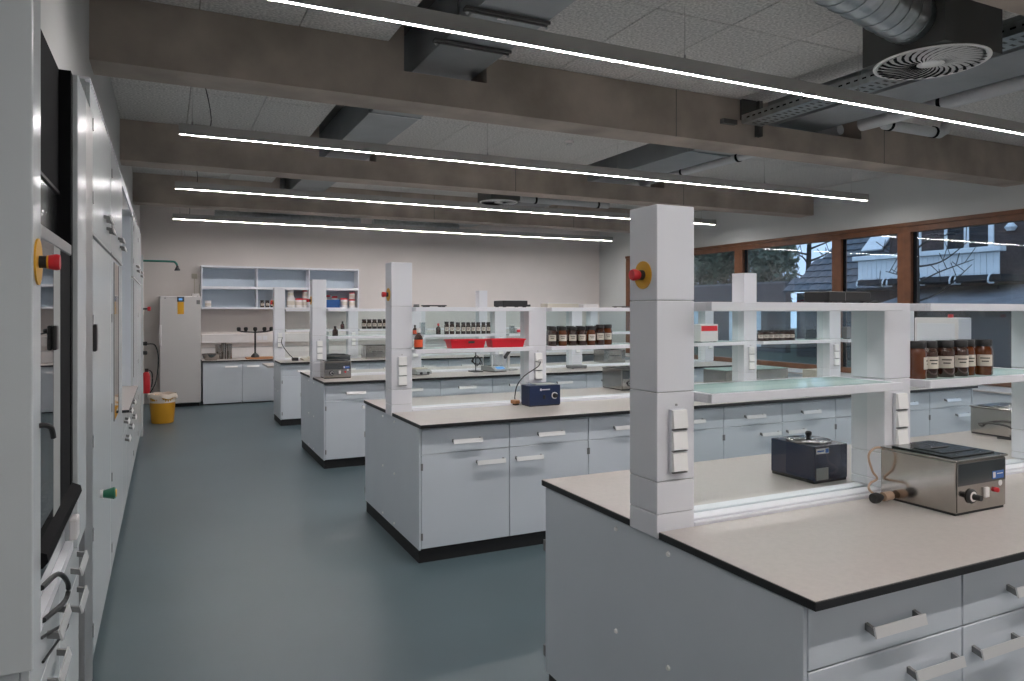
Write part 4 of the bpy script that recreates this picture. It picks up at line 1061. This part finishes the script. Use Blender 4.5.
# tiled roof house
t = thing('tiled_house', 'neighbour house with dark blue-grey tiled roof and skylight', 'house', (22, 0, -.15))
obj('wall', lambda b: box(b, .5, 8, 16.2, 20.8, 0, 2.5), 'darkwall', t)
RX0, RZ0, RX1, RZ1 = 0.0, 2.55, 4.4, 6.9
HY = 2.3                                        # hip: the far end leans in by this much up to the ridge
def hip(b):
    V = [b.verts.new(p) for p in ((RX0, 16, RZ0), (RX0, 21.0, RZ0), (2 * RX1, 21.0, RZ0), (2 * RX1, 16, RZ0), (RX1, 16, RZ1), (RX1, 21.0 - HY, RZ1))]
    for f in ((0, 1, 5, 4), (1, 2, 5), (2, 3, 4, 5), (3, 0, 4), (0, 3, 2, 1)): b.faces.new([V[i] for i in f])
rf = obj('roof', hip, 'darkwall', t)
nrow, ncol = 17, 12
tm = None
sl_ = math.atan2(RZ1 - RZ0, RX1 - RX0); Ls = math.hypot(RX1 - RX0, RZ1 - RZ0)
for r in range(nrow):
    for c_ in range(ncol):
        if 16 + 5.0 / ncol * (c_ + 1) > 21.0 - HY * r / nrow + .25: continue
        tw = 5.0 / ncol; th = Ls / nrow
        if tm is None:
            def tg(b):
                n = 4
                A = []
                for i in range(n + 1):
                    yy = tw * i / n; zz = .05 + .035 * math.sin(PI * i / n)
                    A.append((b.verts.new((-.03, yy, zz + .02)), b.verts.new((th, yy, zz - .03)), b.verts.new((-.03, yy, .0))))
                for u, v in zip(A, A[1:]):
                    b.faces.new((u[0], v[0], v[1], u[1])); b.faces.new((u[2], v[2], v[0], u[0]))
            o = obj('roof_tile', tg, 'rooftile', rf); tm = o.data
        else: o = obj('roof_tile', tm, None, rf)
        o.location = (RX0 + (RX1 - RX0) * r / nrow, 16.0 + tw * c_, RZ0 + (RZ1 - RZ0) * r / nrow)
        o.rotation_euler = (0, -sl_, 0)
sk = obj('skylight', lambda b: box(b, 0, 1.0, 0, .85, .14, .20), 'fenceboard', rf, (1.35, 17.6, RZ0 + 1.35 * (RZ1 - RZ0) / (RX1 - RX0)), (0, -sl_, 0))
# garden wall and white garage doors
t = thing('garden_wall', 'grey rendered garden wall beyond the left windows', 'wall', (24, 22.8, -.15))
obj('wall', lambda b: box(b, 0, .3, 0, 22, 0, 3.0), 'gardenwall', t)
obj('coping', lambda b: box(b, -.05, .35, 0, 22, 3.0, 3.08), 'greyroof', t)
obj('door', lambda b: box(b, -.04, -.001, 1.4, 3.4, .2, 2.05), 'fenceboard', t)
obj('door', lambda b: box(b, -.04, -.001, 5.6, 9.2, .2, 2.05), 'fenceboard', t)

def leaf_cloud(b, n, cx, cy, cz, rx, ry, rz, s, seed):
    rnd = random.Random(seed)
    for _ in range(n):
        a = rnd.uniform(0, 2 * PI); u = rnd.uniform(-1, 1); q = rnd.random() ** .45
        rr = math.sqrt(1 - u * u)
        c = Vector((cx + rx * q * rr * math.cos(a), cy + ry * q * rr * math.sin(a), cz + rz * q * u))
        d1 = Vector((rnd.gauss(0, 1), rnd.gauss(0, 1), rnd.gauss(0, 1))).normalized() * s * rnd.uniform(.6, 1.3)
        d2 = Vector((rnd.gauss(0, 1), rnd.gauss(0, 1), rnd.gauss(0, 1))).normalized() * s * .5
        b.faces.new([b.verts.new(c - d1), b.verts.new(c + d2), b.verts.new(c + d1), b.verts.new(c - d2)])
def tree(label, x, y, h, rx, m, seed, crown0=.1, name='tree', n=3600, s=.20):
    t = thing(name, label, 'tree', (x, y, -.15), group='trees beyond the garden wall')
    obj('trunk', lambda b: tube(b, [(0, 0, 0), (.1, .05, h * .4), (0, 0, h * .85)], .18, 8, taper=.05), 'bark', t)
    o = obj('foliage', lambda b: leaf_cloud(b, n, 0, 0, h * (1 + crown0) / 2, rx, rx, h * (1 - crown0) / 2, s, seed), m, t)
    o['kind'] = 'stuff'
tree('dark bushy evergreen far left in windows', 27, 38.5, 9.5, 2.7, 'leaf', 1)
tree('broad grey-green tree right of the dark evergreen', 27, 33.4, 8.8, 2.4, 'leaf2', 2)
tree('dark evergreen behind the tall second bench column', 26.5, 29.5, 8.5, 1.45, 'leaf', 3)
tree('light grey-green bushy tree in the middle window', 26.5, 26.4, 8.2, 1.5, 'leaf2', 4)
# bare tree in front of balcony
t = thing('bare_tree', 'thin bare tree standing before the white balcony', 'tree', (15.5, 10.85, -.15))
obj('trunk', lambda b: tube(b, [(0, 0, 0), (.03, .02, 1.5), (0, -.02, 2.6), (.02, .04, 4.6)], .085, 8, taper=.03), 'bark', t)
rb = random.Random(5)
def branch(b):
    for k in range(13):
        z0 = 2.0 + .2 * k; a = (1 if k % 2 else -1)
        p = Vector((rb.uniform(-.2, .2), 0, z0)); L = rb.uniform(.7, 1.4)
        q1 = p + Vector((rb.uniform(-.2, .2), a * L * .4, rb.uniform(.02, .25))); q2 = q1 + Vector((rb.uniform(-.2, .2), a * L * .5, rb.uniform(.1, .6)))
        tube(b, [(0, 0, z0), q1, q2], .026, 5, taper=.008)
        for j in range(4):
            e0 = q1.lerp(q2, .25 * j); e1 = e0 + Vector((rb.uniform(-.15, .15), rb.uniform(-.3, .4) * a, rb.uniform(.15, .5)))
            tube(b, [e0, e1], .009, 4, False)
o = obj('branches', branch, 'bark', t)
# bare tree against the sky between evergreens and tiled roof
t = thing('bare_tree', 'large bare tree showing sky beside the tiled roof', 'tree', (29, 26.2, -.15))
obj('trunk', lambda b: tube(b, [(0, 0, 0), (0, -.1, 3), (0, -.3, 8)], .22, 8, taper=.06), 'bark', t)
def branch2(b):
    for k in range(16):
        z0 = 2.5 + .3 * k; a = (1 if k % 2 else -1)
        L = rb.uniform(1.0, 2.4); p = Vector((0, -.1 - .02 * k, z0))
        q1 = p + Vector((rb.uniform(-.4, .4), a * L * .4, rb.uniform(.2, .6))); q2 = q1 + Vector((rb.uniform(-.3, .3), a * L * .5, rb.uniform(.2, .8)))
        tube(b, [p, q1, q2], .06, 5, taper=.015)
        for j in range(5):
            e0 = q1.lerp(q2, .2 * j); e1 = e0 + Vector((rb.uniform(-.3, .3), rb.uniform(-.6, .6), rb.uniform(.2, .9)))
            tube(b, [e0, e1], .018, 4, False)
obj('branches', branch2, 'bark', t)
